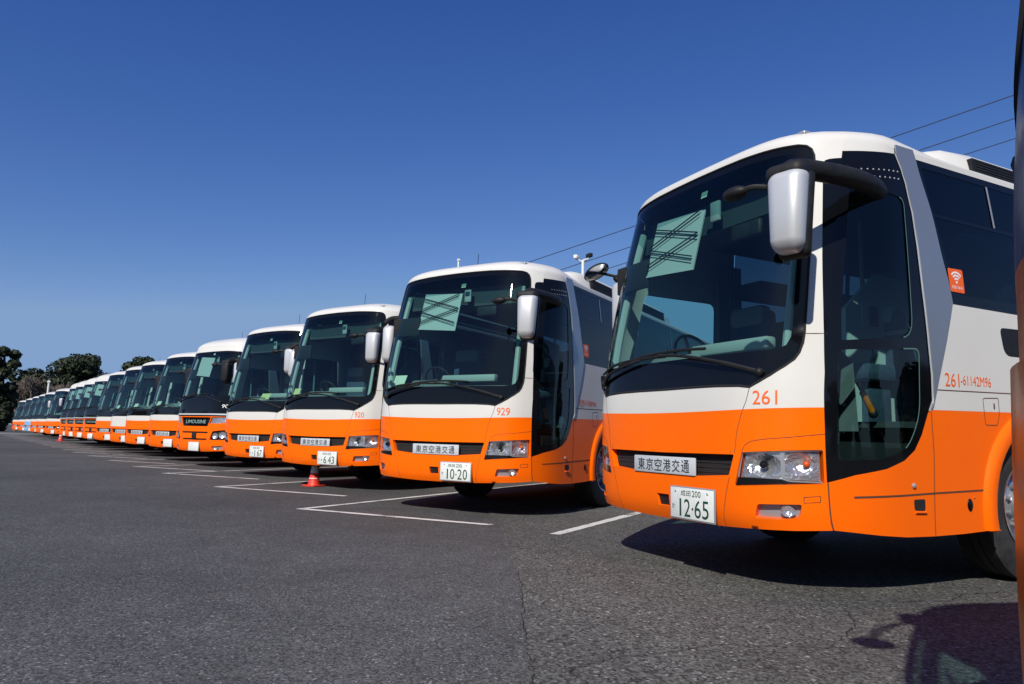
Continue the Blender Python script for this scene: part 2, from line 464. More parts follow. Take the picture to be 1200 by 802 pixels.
def strip(mb, chart, pts, wd, d=.0012, mi=0, step=.05):
    """thin painted or sunk line along a chart polyline"""
    P = dens(pts, step, False); L = []
    for i, p in enumerate(P):
        a = P[max(0, i-1)]; b = P[min(len(P)-1, i+1)]; dx, dy = b[0]-a[0], b[1]-a[1]; l = math.hypot(dx, dy) or 1
        nx, ny = -dy/l*wd/2, dx/l*wd/2
        L += [chart(p[0]+nx, p[1]+ny, d), chart(p[0]-nx, p[1]-ny, d)]
    mb.add(L, [(2*i, 2*i+1, 2*i+3, 2*i+2) for i in range(len(P)-1)], mi)
def sym(pts):
    """close a half outline (from the centre out to the side and back) by mirroring in x"""
    return pts+[(-x, z) for x, z in reversed(pts) if abs(x) > 1e-6]
def S_(pts): return [(yq(y, z), z) for y, z in pts]
_txt = {}
def text_geo(s, bold=0.0):
    s_ = s; s = (s, bold)
    if s not in _txt:
        c = bpy.data.curves.new('lettering', 'FONT'); c.body = s_; c.size = 1; c.offset = bold; c.resolution_u = 3
        o = bpy.data.objects.new('lettering', c); COL.objects.link(o)
        dg = bpy.context.evaluated_depsgraph_get(); dg.update()
        me = bpy.data.meshes.new_from_object(o.evaluated_get(dg))
        vs = [(v.co.x, v.co.y) for v in me.vertices]; fs = [tuple(p.vertices) for p in me.polygons]
        bpy.data.objects.remove(o); bpy.data.curves.remove(c); bpy.data.meshes.remove(me)
        _txt[s] = (vs, fs)
    return _txt[s]
def lettering(mb, s, x0, z0, w_, h_, fn, mi=0, bold=0.0):
    """lettering filling the box x0..x0+w_, z0..z0+h_ of chart fn(x, z)"""
    vs, fs = text_geo(s, bold)
    if not vs: return
    xa, xb = min(v[0] for v in vs), max(v[0] for v in vs); ya, yb = min(v[1] for v in vs), max(v[1] for v in vs)
    P = [fn(x0+(x-xa)/(xb-xa)*w_, z0+(y-ya)/(yb-ya)*h_) for x, y in vs]
    mb.add(P, fs, mi)

LIFT = .07
def dup(root, parent=None):
    c = root.copy(); COL.objects.link(c)
    if parent: c.parent = parent
    for ch in [o for o in root.children]: dup(ch, c)
    return c
def drop(root, names):
    for ch in list(root.children_recursive):
        if ch.name.split('.')[0] in names: bpy.data.objects.remove(ch)
def recolour(root, part, old, new):
    for ch in root.children:
        if ch.name.split('.')[0] == part:
            me = ch.data.copy(); ch.data = me
            for i, mt in enumerate(me.materials):
                if mt == M[old]: me.materials[i] = M[new]
def put(root, x, y, yaw, label, group='airport coaches parked in a long row'):
    root.location = (x, y, LIFT); root.rotation_euler = (0, 0, yaw); tag(root, label, 'coach', group)
    return root

# ------------------------------------------------------------------ the coach
XE = [(1.30, XS), (1.54, 1.124), (1.80, 1.110), (2.05, 1.097), (2.30, 1.086), (2.55, 1.075), (2.70, 1.069)]
def ZB(x): return 2.866+.052*max(0, 1-(x/1.134)**2)
def arch_pts(cy, cz, r, a0, a1, n=20):
    return [(cy+r*math.cos(R(a0+(a1-a0)*i/n)), cz+r*math.sin(R(a0+(a1-a0)*i/n))) for i in range(n+1)]
WY, WZ, WR = 2.115, .455, .525
AZ = .44                                                   # centre height of the wheel arches
LEN = 11.75
BORDER = lambda x: 1.056+.026*(x/1.134)**2
def roof_geo(mb, mi=0, H_top=3.14, front=.95):
    per = []
    n = 26
    ys = [11.75, 10, 8, 6, 4, 3, 2.4, 1.9, 1.5, 1.2, .9, .65, .45, .3, .2, .12, .07, YS]
    for y in ys: per.append(RIGHT(y, 2.866))
    for i in range(1, n): 
        x = -XS+2*XS*i/n; per.append(FRONT(x, ZB(x)))
    for y in reversed(ys): per.append(SIDE(y, 2.866))
    ss = [0, .004, .02, .05, .1, .17, .26, .38, .52, .68, .84, 1.0]
    V = []; F = []; np_ = len(per)
    for s in ss:
        for p in per:
            k = max(0, min(1, 1-(p.y-.1)/2.2)); k = k*k*(3-2*k)
            q = max(0, min(1, (p.y-.55)/1.0)); q = q*q*(3-2*q); ht = H_top+(2.955-H_top)*q
            z = p.z+(ht-p.z)*math.sqrt(max(0, 1-(1-s)**2))
            V.append((p.x*(1-.62*s), min(p.y+s*front*k, LEN), z))
    for i in range(len(ss)-1):
        for k in range(np_-1):
            F.append((i*np_+k, i*np_+k+1, (i+1)*np_+k+1, (i+1)*np_+k))
    # flat middle, strip by strip across the axis
    o = (len(ss)-1)*np_; h = np_//2
    for k in range(h):
        a, b, c, d = o+k, o+k+1, o+np_-2-k, o+np_-1-k
        if b < c: F.append((a, b, c, d))
        elif b == c: F.append((a, b, d))
    # rear end
    left = [i*np_ for i in range(len(ss))]; right = [i*np_+np_-1 for i in range(len(ss))]
    F.append(tuple(left+right[::-1]))
    mb.add(V, F, mi)
def rear_geo(mb, io, iw):
    zs = [.33, .7, 1.12, 1.5, 1.9, 2.3, 2.6, 2.866]
    for a, b in zip(zs, zs[1:]):
        mb.add([(-wid(a), LEN, a), (wid(a), LEN, a), (wid(b), LEN, b), (-wid(b), LEN, b)], [(0, 3, 2, 1)], io if b <= 1.12 else iw)
def side_body(mb, chart, door=True, io=0, iw=1, lowdoor=False):
    """orange and white skin of one flank"""
    RW = WY+6.08
    low = [(YS, .352), (yq(.124, .349), .349), (.348, .322), (.583, .306), (.874, .302), (1.182, .306), (1.44, .316)]
    a1 = arch_pts(WY, AZ, .60, 194, -14, 26)
    a2 = arch_pts(RW, AZ, .60, 194, -14, 26)
    bottom = low+a1+[(2.85, .32), (RW-.72, .32)]+a2+[(RW+.72, .33), (LEN, .36)]
    if door:
        top = [(LEN, 1.115), (1.843, 1.115), (.905, 1.098), (.878, 1.09)]+[(.797, .935), (.721, .837), (.617, .772), (.452, .719), (.218, .680), (YS, .632)]
    else:
        top = [(LEN, 1.115), (1.843, 1.115), (.905, 1.098), (YS, 1.082)]
    skin(mb, chart, bottom+top, (), .11, .09, 0, io, .07)
    for cy in (WY, RW):                                            # flared wheel-arch lips
        prof = [(.715, -.002), (.700, .012), (.688, .026), (.66, .031), (.612, .034), (.603, .030), (.600, .018), (.600, -.06), (.60, -.14)]
        angs = [198-i*216/30 for i in range(31)]; n = len(prof); V = []; F = []
        for a in angs:
            for r_, d in prof:
                p = chart(cy+r_*math.cos(R(a)), max(.318, AZ+r_*math.sin(R(a))), 0)
                V.append((p.x+(d if chart is SIDE else -d), p.y, p.z))
        for i in range(30):
            for k in range(n-1): F.append((i*n+k, i*n+k+1, (i+1)*n+k+1, (i+1)*n+k))
        F += [tuple(range(n)), tuple(range(30*n, 31*n))[::-1]]
        mb.add(V, F, io)
    if door:
        white = S_([(.916, 1.124)])[:0]+[(yq(.905, 1.1), 1.0985), (1.843, 1.1155), (LEN, 1.1155), (LEN, 1.83)]+[(1.189, 1.826)]+S_([(1.097, 1.564), (1.004, 1.33), (.925, 1.15)])
        skin(mb, chart, white, (), .14, .09, 0, iw, .08)
        cap = [(YS, ZB(XS))]+[(YS, 2.745)]+S_([(.135, 2.755), (.165, 2.765), (.208, 2.778), (.332, 2.798), (.499, 2.806), (.742, 2.82)])+[(yq(.745, 2.866), 2.866)]
        skin(mb, chart, cap, (), .06, .03, 0, iw, .03)
        skin(mb, chart, [(yq(.93, 2.866), 2.866), (yq(.95, 2.826), 2.826), (LEN, 2.826), (LEN, 2.866)], (), .14, .03, 0, iw, .09)
    else:
        win = rnd([(.30, 1.30), (1.35, 1.22), (1.35, 2.22), (.34, 2.22)], .08)
        band = [(1.60, 1.83), (11.35, 1.83), (11.35, 2.80), (1.60, 2.80)]
        skin(mb, chart, [(YS, 1.082), (.905, 1.098), (1.843, 1.115), (LEN, 1.115), (LEN, 2.866), (YS, 2.866)], (win, band), .14, .09, 0, iw, .07)

def front_body(mb, io, iw, orange_top=None):
    bot = [(0, .305), (.30, .306), (.54, .315), (.84, .330), (1.0, .338), (XS, .350)]
    hl = rnd([(.742, .797), (1.127, .826), (1.127, .622), (.682, .584)], [.01, .012, .012, .012], 3)
    fog = rnd([(.832, .484), (1.046, .497), (1.034, .418), (.985, .402), (.806, .396)], [.015, .012, .02, .015, .02], 3)
    gr = rnd([(-.685, .781), (0, .7735), (.685, .781), (.64, .648), (.33, .625), (0, .6185), (-.33, .625), (-.64, .648)], [.012, 0, .012, .012, 0, 0, 0, .012], 3)
    tow = [(-.096, .478), (.042, .478), (.042, .395), (-.082, .395)]
    neg = lambda l: [(-x, z) for x, z in l]
    holes = [hl, neg(hl), fog, neg(fog), gr, tow]
    xs = [0, .2, .4, .6, .75, .9, 1.0, 1.08, XS]
    top = [(x, BORDER(x)) for x in reversed(xs)]
    outer = sym(bot+top)
    # split at z so a band of another colour can replace the upper orange
    if orange_top is None:
        skin(mb, FRONT, outer, holes, .055, .05, 0, io, .03)
    else:
        zc = .86
        cut = [(0, zc), (XS, zc)]
        hl_in = all(z < zc for x, z in hl)
        skin(mb, FRONT, sym(bot+[(XS, zc), (0, zc)]), holes, .055, .05, 0, io, .03)
        skin(mb, FRONT, sym([(0, zc), (XS, zc)]+top), (), .055, .05, 0, orange_top, .04)
    for h in holes: wall(mb, FRONT, dens(h, .03), 0, -.07, io)
    ws = windshield_outline()
    up = [(x, BORDER(x)) for x in xs]+(edge_l if (edge_l := [(x, z) for z, x in XE]) else [])+[(1.074, 2.728), (1.090, 2.738), (1.11, 2.742), (XS, 2.745), (XS, ZB(XS))]+[(x, ZB(x)) for x in reversed(xs[:-1])]
    right_up = [(x, z) for x, z in up]; left_up = [(x, BORDER(x)) for x in xs]+[(XS, 1.4), (XS, 2.0), (XS, 2.5), (XS, ZB(XS))]+[(x, ZB(x)) for x in reversed(xs[:-1])]
    skin(mb, FRONT, right_up+[(-x, z) for x, z in reversed(left_up) if x > 1e-6], (ws,), .06, .055, 0, iw, .03)
    wall(mb, FRONT, dens(ws, .04), 0, -.012, iw)
    return dict(hl=hl, fog=fog, gr=gr, tow=tow, ws=ws, neg=neg)
def windshield_outline():
    half = [(0, 1.226), (.30, 1.2275), (.531, 1.226), (.727, 1.219), (.80, 1.209), (.86, 1.243), (.918, 1.281), (.988, 1.339), (1.025, 1.378), (1.043, 1.42), (1.054, 1.48), (1.057, 1.542), (1.054, 1.769), (1.049, 2.056), (1.042, 2.417),
            (1.037, 2.62), (1.033, 2.72), (1.027, 2.775), (1.012, 2.822), (.985, 2.852), (.94, 2.866), (.85, 2.872), (.5, 2.893), (.25, 2.901), (0, 2.904)]
    return sym(half)
def pane_outline(inset=0):
    half = [(0, 1.44), (.5, 1.44), (.86, 1.437), (.94, 1.445), (.985, 1.47), (1.003, 1.52), (1.006, 1.6), (1.003, 1.8), (.998, 2.1), (.99, 2.45), (.985, 2.66), (.972, 2.74), (.945, 2.785), (.89, 2.806), (.5, 2.828), (0, 2.842)]
    return sym(half)

def lamp_reflector(mb, chart, cx, cz, rx, rz, depth, mi=0, rim_d=-.02):
    """paraboloid bowl set into the skin"""
    n = 20; rings = 6; V = []; F = []
    for i in range(rings+1):
        q = 1-i/rings
        for k in range(n):
            a = 2*math.pi*k/n
            V.append(chart(cx+rx*q*math.cos(a), cz+rz*q*math.sin(a), rim_d-depth*(1-q*q)))
    for i in range(rings):
        for k in range(n): F.append((i*n+k, (i+1)*n+k, (i+1)*n+(k+1) % n, i*n+(k+1) % n))
    mb.add(V, F, mi)
def mirrored(o): return o

def make_wheel(side, y, x_in, parent, dual=False):
    xf = Matrix.Translation((side*x_in, y, WZ)) @ Matrix.Rotation(side*R(90), 4, 'Y')
    w_ = MB()
    t = MB(); hw = .14
    prof = [(.30, -hw*.8), (.36, -hw), (.46, -hw*1.02), (.505, -hw*.97), (.527, -hw*.86), (WR, -hw*.7), (WR, -hw*.3), (WR-.012, -hw*.27), (WR-.012, -hw*.22), (WR, -hw*.19), (WR, hw*.19), (WR-.012, hw*.22), (WR-.012, hw*.27), (WR, hw*.3), (WR, hw*.7), (.527, hw*.86), (.505, hw*.97), (.46, hw*1.02), (.36, hw), (.30, hw*.8)]
    t.lathe(prof, 0, 56, xf)
    to = t.build('wheel', 'rubber', parent, True, 50)
    r = MB()
    r.lathe([(.305, hw*.82), (.318, hw*.93), (.30, hw*.90), (.285, hw*.70), (.275, hw*.1), (.262, -.02), (.20, .03), (.17, .055), (.14, .06), (.135, .10), (.125, .12), (.07, .125), (.0005, .125)], 0, 48, xf)
    for k in range(10):
        a = 2*math.pi*k/10
        r.lathe([(.016, .045), (.016, .085), (.0005, .088)], 0, 8, xf @ Matrix.Translation((.165*math.cos(a), .165*math.sin(a), 0)))
    r.build('rim', 'chrome', to)
    h = MB()
    for k in range(10):
        a = 2*math.pi*(k+.5)/10
        h.lathe([(.0005, .012), (.026, .012), (.027, -.01)], 0, 12, xf @ Matrix.Translation((.232*math.cos(a), .232*math.sin(a), .008)))
    h.build('rim_hole', 'black_matte', to)
    return to

def make_mirror(side, parent):
    """silver cased wing mirror on a curved black arm, left (kerb) side has the big horn arm"""
    c = MB()
    def warp(co):
        t = (co.z+.26)/.52
        k = .80+.20*t
        return Vector((co.x*k+(.018*t), co.y*(.75+.25*t)-.05*(1-(2*t-1)**2), co.z))
    if side > 0:
        xf = Matrix.Translation((1.283, -.375, 2.195)) @ Matrix.Rotation(R(12), 4, 'Z')
        c.rbox(0, 0, 0, .235, .17, .50, .075, 0, 6, xf, warp)
        o = c.build('wing_mirror', 'mirror_silver', parent)
        b = MB(); b.rbox(.0, .062, -.012, .240, .10, .515, .045, 0, 4, xf, warp)
        b.build('mirror_housing', 'black_plastic', o)
        a = MB()
        pts = spline([(1.265, -.37, 2.43), (1.285, -.33, 2.468), (1.31, -.20, 2.476), (1.325, .0, 2.482), (1.31, .22, 2.492), (1.25, .42, 2.51), (1.17, .58, 2.525)], 5)
        n = len(pts); a.tube(pts, [.058+.004*math.sin(math.pi*i/n) for i in range(n)], 0, 14)
        a.rbox(0, .0, .235, .24, .16, .11, .05, 0, 4, xf)
        a.build('mirror_arm', 'black_plastic', o)
        d = MB(); d.sphere((.985, -.50, 2.375), .1, 0, .95, .55, .42)
        d.tube(spline([(1.03, -.49, 2.385), (1.10, -.46, 2.39), (1.17, -.40, 2.375)], 4), .018, 0, 8)
        d.build('underview_mirror', 'black_plastic', o)
    else:
        xf = Matrix.Translation((-1.285, .265, 2.08)) @ Matrix.Rotation(R(14), 4, 'Z')
        c.rbox(0, 0, 0, .165, .15, .50, .06, 0, 5, xf, warp)
        o = c.build('wing_mirror', 'mirror_silver', parent)
        b = MB(); b.rbox(-.002, .05, -.01, .170, .10, .51, .045, 0, 4, xf, warp)
        b.tube(spline([(-1.36, .25, 2.36), (-1.33, .34, 2.44), (-1.26, .42, 2.46), (-1.17, .48, 2.46)], 4), .035, 0, 10)
        b.build('mirror_arm', 'black_plastic', o)
        d = MB()
        xd = Matrix.Translation((-1.33, .01, 2.405)) @ Vector((.494, .222, -.836)).to_track_quat('Z', 'Y').to_matrix().to_4x4()
        d.lathe([(.0005, -.03), (.07, -.028), (.118, -.012), (.128, .0), (.125, .010)], 0, 24, xd)
        d.tube([(-1.30, .09, 2.39), (-1.27, .17, 2.375), (-1.19, .27, 2.36)], .014, 0, 8)
        d.tube([(-1.30, .09, 2.39), (-1.325, .02, 2.40)], .014, 0, 8)
        d.lathe([(.12, .008), (.08, .018), (.0005, .024)], 1, 24, xd)
        d.build('fender_mirror', ['black_plastic', 'mirror_face'], o)
    return o

def wiper(mb, arm, blade, d=.035):
    P = [FRONT(x, z, dd) for (x, z), dd in zip(arm, [.012, .04, .045, .04])]
    mb.tube(spline(P, 4), [.016]*4+[.012]*(len(spline(P, 4))-4), 0, 6)
    B = [FRONT(x, z, .018) for x, z in blade]
    mb.tube(spline(B, 5), .011, 0, 6)
    p = FRONT(*arm[0], .012); mb.sphere(p, .03, 0, 1, 1, .9, 10, 6)

def seat_geo(mb, x, y, z, w_, h, pale=True):
    mb.rbox(x, y-.02, z+.42, w_, .48, .14, .05, 0, 2)
    mb.rbox(x, y+.22, z+.42+h*.42, w_, .13, h*.85, .05, 0, 2)
    if pale: mb.rbox(x, y+.20, z+.42+h*.78, w_*.82, .145, h*.26, .05, 1, 2)

def interior(root, blind, paper, full=True):
    b = MB()
    # lining: floor, ceiling, lower walls, front bulkhead, racks
    b.box(-1.16, 1.16, .75, 11.5, .98, 1.02, 0)
    b.box(-1.0, .55, .06, .75, .88, .92, 0)
    b.box(-1.14, 1.14, .55, 11.5, 2.74, 2.77, 0)
    b.box(-1.19, -1.17, .3, 11.5, .9, 1.20, 0); b.box(1.17, 1.19, 1.2, 11.5, .9, 1.80, 0); b.box(-1.19, -1.17, 1.6, 11.5, .9, 1.80, 0)
    b.box(-.98, .98, .25, .62, 2.50, 2.74, 0)                       # destination box over the windscreen
    b.box(-1.15, -.75, 1.5, 11.4, 2.28, 2.40, 0); b.box(.75, 1.15, 1.5, 11.4, 2.28, 2.40, 0)
    b.box(-1.15, 1.15, 11.2, 11.3, 1.0, 2.75, 0)
    b.box(-1.15, -.22, 1.74, 1.77, 1.0, 2.02, 0)                     # bulkhead behind the driver
    b.build('interior_lining', 'interior_dark', root)
    c = MB()
    for sx in (-1, 1):
        P = [FRONT(sx*.99, z, -.07-.02*(z-1.4)) for z in (1.42, 1.7, 2.0, 2.3, 2.55, 2.70)]
        c.tube(P, .035, 0, 8)
    c.build('pillar_trim', 'interior_pale', root)
    d = MB()
    def top(x): return -.18+fy(x)
    n = 14; V = []; F = []
    for i in range(n+1):
        x = -.98+1.96*i/n
        V += [(x, y0(1.40)+fy(x)+.03, 1.40), (x, y0(1.45)+fy(x)+.12, 1.452), (x, .42, 1.47), (x, .52, 1.40), (x, .55, .95)]
    for i in range(n):
        for k in range(4): F.append((i*5+k, i*5+k+1, (i+1)*5+k+1, (i+1)*5+k))
    d.add(V, F, 0)
    d.rbox(-.58, .40, 1.50, .62, .24, .14, .05, 0, 3)
    dash = d.build('dashboard', 'interior_grey', root)
    e = MB(); e.rbox(.02, .37, 1.585, .82, .10, .09, .02, 0, 2)
    e.build('dashboard_box', 'interior_pale', dash)
    s = MB()
    xf = Matrix.Translation((-.58, .52, 1.56)) @ Matrix.Rotation(R(-62), 4, 'X')
    s.lathe([(.215+.014*math.cos(2*math.pi*k/8), .014*math.sin(2*math.pi*k/8)) for k in range(9)], 0, 32, xf)
    for a in (30, 150, 270): s.tube([xf @ Vector((0, 0, -.02)), xf @ Vector((.21*math.cos(R(a)), .21*math.sin(R(a)), 0))], .014, 0, 6)
    s.tube([(-.58, .52, 1.56), (-.58, .38, 1.34)], .03, 0, 8)
    s.build('steering_wheel', 'black_plastic', root)
    ds = MB(); seat_geo(ds, -.57, .98, 1.0, .48, .72); ds.rbox(-.57, 1.0, 1.2, .3, .3, .4, .03, 0, 2)
    ds.build('driver_seat', ['seat_cloth', 'headrest_cloth'], root)
    gs = MB(); seat_geo(gs, .34, 1.45, 1.0, .44, .62); gs.rbox(.34, 1.45, 1.2, .3, .3, .4, .03, 0, 2); gs.build('guide_seat', ['seat_cloth', 'seat_cover'], root)
    for yy in ((2.1, 2.95, 3.8) if full else (2.1,)):
        for xx in (-.86, -.40, .40, .86):
            if yy < 2.2 and xx > 0.9: continue
            ps = MB(); seat_geo(ps, xx, yy, 1.05, .44, .74); ps.rbox(xx, yy, 1.22, .34, .3, .4, .03, 0, 1)
            ps.build('passenger_seat', ['seat_cloth', 'headrest_cloth'], root)
    # curtain gathered behind the driver's window
    cu = MB(); V = []; F = []
    for i in range(25):
        y = 1.28+.32*i/24; x = -1.12+.025*math.sin(i*1.6)
        V += [(x, y, 1.35), (x, y, 2.6)]
    for i in range(24): F.append((2*i, 2*i+1, 2*i+3, 2*i+2))
    cu.add(V, F, 0); cu.build('curtain', 'curtain_cloth', root)
    mm = MB()
    mm.rbox(.10, .16, 2.62, .10, .03, .16, .012, 1, 2); mm.rbox(.34, .24, 2.42, .30, .05, .13, .03, 0, 3)
    mm.build('inside_mirror', ['black_plastic', 'interior_pale'], root)
    hp = MB()
    hp.tube([(.55, .85, 1.0), (.55, .85, 2.72)], .018, 0, 8); hp.tube([(.30, 1.55, 1.0), (.30, 1.55, 2.72)], .018, 0, 8)
    hp.tube([(.2, 1.6, 1.75), (1.05, 1.6, 1.75)], .018, 0, 8)
    hp.build('grab_pole', 'interior_pale', root)
    # wall box panel beside the steps (seen through the door)
    st = MB()
    st.box(.55, 1.10, .30, 1.05, .42, .46, 0); st.box(.40, .72, .32, 1.10, .46, .72, 0); st.box(.18, .45, .32, 1.15, .46, .98, 0)
    st.build('entrance_step', 'interior_grey', root)
    pn = MB()
    prof = [(1.10, .62), (2.05, .62), (2.05, 2.20), (1.55, 2.24), (1.16, 1.92)]
    n = len(prof); pn.add([(.44, y, z) for y, z in prof]+[(.40, y, z) for y, z in prof], [tuple(range(n)), tuple(range(2*n-1, n-1, -1))]+[(i, n+i, n+(i+1) % n, (i+1) % n) for i in range(n)], 0)
    po = pn.build('entrance_partition', 'partition_pale', root)
    pd = MB(); pd.rbox(.445, 1.48, 1.88, .012, .10, .16, .005, 0, 1); pd.rbox(.445, 1.36, 1.88, .012, .05, .20, .005, 1, 1); pd.build('control_box', ['black_plastic', 'paper'], po)
    for p, q in (((1.02, .265, 1.86), (1.02, .27, 1.60)), ((1.02, .29, 1.44), (1.02, .30, 1.31)), ((.98, .60, 1.21), (.98, .70, 1.07))):
        g = MB(); g.tube([p, q], .021, 0, 10); g.tube([Vector(p)+(Vector(p)-Vector(q))*.6, p], .012, 1, 8); g.sphere(q, .03, 1)
        g.build('hand_grip', ['rail_orange', 'black_plastic'], root)
    if blind:
        bl = MB(); pts = [(-.56, 2.20), (.04, 2.15), (.06, 2.64), (-.54, 2.68)]
        def pl(x, z, d): return Vector((x, y0(z)+fy(x)+.09+d, z))
        n = 8; V = []; F = []
        for dd in (0, .008):
            for i in range(n+1):
                t = i/n; V += [pl(pts[0][0]*(1-t)+pts[1][0]*t, pts[0][1]*(1-t)+pts[1][1]*t, dd), pl(pts[3][0]*(1-t)+pts[2][0]*t, pts[3][1]*(1-t)+pts[2][1]*t, dd)]
        for q in (0, 2*(n+1)):
            for i in range(n): F.append((q+2*i, q+2*i+2, q+2*i+3, q+2*i+1))
        bl.add(V, F, 0)
        bo = bl.build('sun_blind', 'blind_cloth', root)
        bd = MB(); bd.rbox(-.76, y0(2.26)+fy(.76)+.07, 2.24, .44, .03, .24, .012, 0, 2, Matrix.Identity(4)); bd.build('sun_visor', 'black_matte', root)
        ar = MB()
        for a, bb in (((-.54, 2.62), (.04, 2.45)), ((.04, 2.45), (-.54, 2.30)), ((-.56, 2.44), (.02, 2.26)), ((.02, 2.64), (-.56, 2.46))):
            ar.tube([pl(*a, -.02), pl(*bb, -.02)], .0055, 0, 6); ar.tube([pl(a[0], a[1]-.035, -.02), pl(bb[0], bb[1]-.035, -.02)], .004, 0, 6)
        ar.build('blind_scissor_arm', 'black_plastic', bo)
    stk = MB()
    for x, z, a, h in ((-.90, 1.56, .09, .07), (-.93, 1.68, .05, .05), (.12, 2.73, .07, .05)):
        n0 = len(stk.v); skin(stk, FRONT, [(x-a/2, z-h/2), (x+a/2, z-h/2), (x+a/2, z+h/2), (x-a/2, z+h/2)], (), .05, .05, -.009, 0, .05)
    stk.build('inspection_sticker', 'paper', root)
    if paper:
        pp = MB()
        V = [(-.94, .02, 1.475), (-.70, .0, 1.475), (-.70, .06, 1.62), (-.93, .08, 1.62)]
        V2 = [(x, y+.004, z) for x, y, z in V]
        pp.add(V+V2, [(0, 1, 2, 3), (7, 6, 5, 4), (0, 4, 5, 1), (1, 5, 6, 2), (2, 6, 7, 3), (3, 7, 4, 0)], 0)
        pp.build('paper_notice', 'paper', root)

def paper_notice(root, x=-.82, z=1.475, col='paper', w_=.24, h=.14):
    pp = MB(); y = y0(z)+fy(x)+.13
    V = [(x-w_/2, y+.01, z), (x+w_/2, y, z), (x+w_/2+.01, y+.06, z+h), (x-w_/2+.02, y+.07, z+h)]
    V2 = [(a, b+.004, c) for a, b, c in V]
    pp.add(V+V2, [(0, 1, 2, 3), (7, 6, 5, 4), (0, 4, 5, 1), (1, 5, 6, 2), (2, 6, 7, 3), (3, 7, 4, 0)], 0)
    pp.build('paper_notice', col, root)
def plate_parts(root, cx, lines, z=.435, y=-.272):
    p = MB(); p.rbox(cx, y, z, .45, .014, .225, .006, 0, 2)
    fr = p.build('licence_plate', 'bezel_grey', root)
    q = MB(); q.rbox(cx, y-.006, z, .43, .010, .205, .004, 0, 2)
    if lines is None: 
        q.build('plate_face', 'plate_white', fr); return fr
    fn = lambda x, zz: Vector((x, y-.0128, zz))
    pf = q.build('plate_face', 'plate_white', fr)
    t = MB()
    lettering(t, lines[0], cx-.105, z+.050, .10, .038, fn); lettering(t, '200', cx+.01, z+.048, .085, .042, fn)
    lettering(t, lines[1], cx-.197, z-.040, .030, .034, fn)
    num = lines[2]; n = len(num)
    slots = {4: [-.140, -.070, .035, .110], 3: [-.070, .035, .110]}[n]
    ww = .062
    for ch, sx in zip(num, slots):
        k = .018 if ch == '1' else ww
        lettering(t, ch, cx+sx+(ww-k)/2, z-.088, k, .118, fn)
    if n == 4: t.box(cx+.007, cx+.022, y-.0132, y-.0126, z-.040, z-.025)
    else: 
        t.box(cx-.125, cx-.105, y-.0132, y-.0126, z-.040, z-.022)
    t.build('plate_number', 'plate_green', pf, False)
    bolt = MB()
    for sx in (-.16, .16): bolt.sphere((cx+sx, y-.012, z+.078), .009, 0, 1, .5, 1, 8, 6)
    bolt.build('plate_bolt', 'bezel_grey', pf)
    return fr

def coach_common(root, chart_sides=True):
    make_wheel(1, WY, 1.03, root); make_wheel(-1, WY, 1.03, root)
    make_wheel(1, WY+6.08, 1.03, root); make_wheel(-1, WY+6.08, 1.03, root)
    u = MB()
    u.box(-.86, .86, .35, 11.6, .40, .88, 0); u.box(-1.2, 1.2, 3.0, 7.3, .36, .88, 0); u.box(-1.16, 1.16, .25, 1.30, .42, .88, 0)
    u.box(-.95, .95, .02, .4, .38, 1.38, 0); u.box(-1.2, 1.2, 9.0, 11.6, .4, .9, 0)
    for s in (-1, 1):
        for yy in (WY, WY+6.08): u.box(s*.86, s*1.21, yy-.7, yy+.7, 1.12, 1.14, 0)
    u.build('underbody', 'under_dark', root)
    ac = MB()
    prof = [(1.50, 3.06, .55), (1.56, 3.13, .70), (1.68, 3.20, .80), (1.86, 3.245, .86), (2.2, 3.262, .88), (5.2, 3.262, .88), (5.7, 3.22, .86), (5.95, 3.1, .8)]
    V = []; F = []; n = 9
    for y, zt, hw in prof:
        sec = [(-hw-.03, 3.0), (-hw, zt-.10), (-hw+.05, zt-.03), (-hw+.16, zt), (0, zt+.02), (hw-.16, zt), (hw-.05, zt-.03), (hw, zt-.10), (hw+.03, 3.0)]
        V += [(x, y, z) for x, z in sec]
    for i in range(len(prof)-1):
        for k in range(n-1): F.append((i*n+k, i*n+k+1, (i+1)*n+k+1, (i+1)*n+k))
    F += [tuple(range(n))[::-1], tuple(range((len(prof)-1)*n, len(prof)*n))]
    ac.add(V, F, 0)
    a = ac.build('air_conditioner', 'white_paint', root)
    for s in (-1, 1):
        lv = MB()
        for k in range(5):
            z = 3.055+.022*k
            lv.box(min(s*.895, s*.925), max(s*.895, s*.925), 2.15, 5.2, z, z+.014, 0)
        lv.box(min(s*.87, s*.915), max(s*.87, s*.915), 2.1, 5.25, 3.03, 3.165, 0)
        lv.build('air_louvre', 'black_plastic', a)
    an = MB(); an.tube([(-.45, 1.15, 3.10), (-.45, 1.17, 3.47)], .0045, 0, 6); an.lathe([(.03, 3.09), (.028, 3.13), (.01, 3.15)], 0, 10, Matrix.Translation((-.45, 1.15, .02)))
    an.build('antenna', 'black_plastic', root)

def windows_right(root, iw=None):
    g = MB()
    skin(g, RIGHT, rnd([(.30, 1.30), (1.35, 1.22), (1.35, 2.22), (.34, 2.22)], .08), (), .12, .1, -.006, 0)
    g.build('driver_window', 'door_pane_glass', root)
    g2 = MB(); skin(g2, RIGHT, [(1.60, 1.83), (11.35, 1.83), (11.35, 2.80), (1.60, 2.80)], (), .3, .12, -.006, 0)
    for y in (3.3, 5.0, 6.7, 8.4, 10.1): strip(g2, RIGHT, [(y, 1.83), (y, 2.80)], .07, .001, 1)
    g2.build('side_window', ['tinted_glass', 'black_gloss'], root)

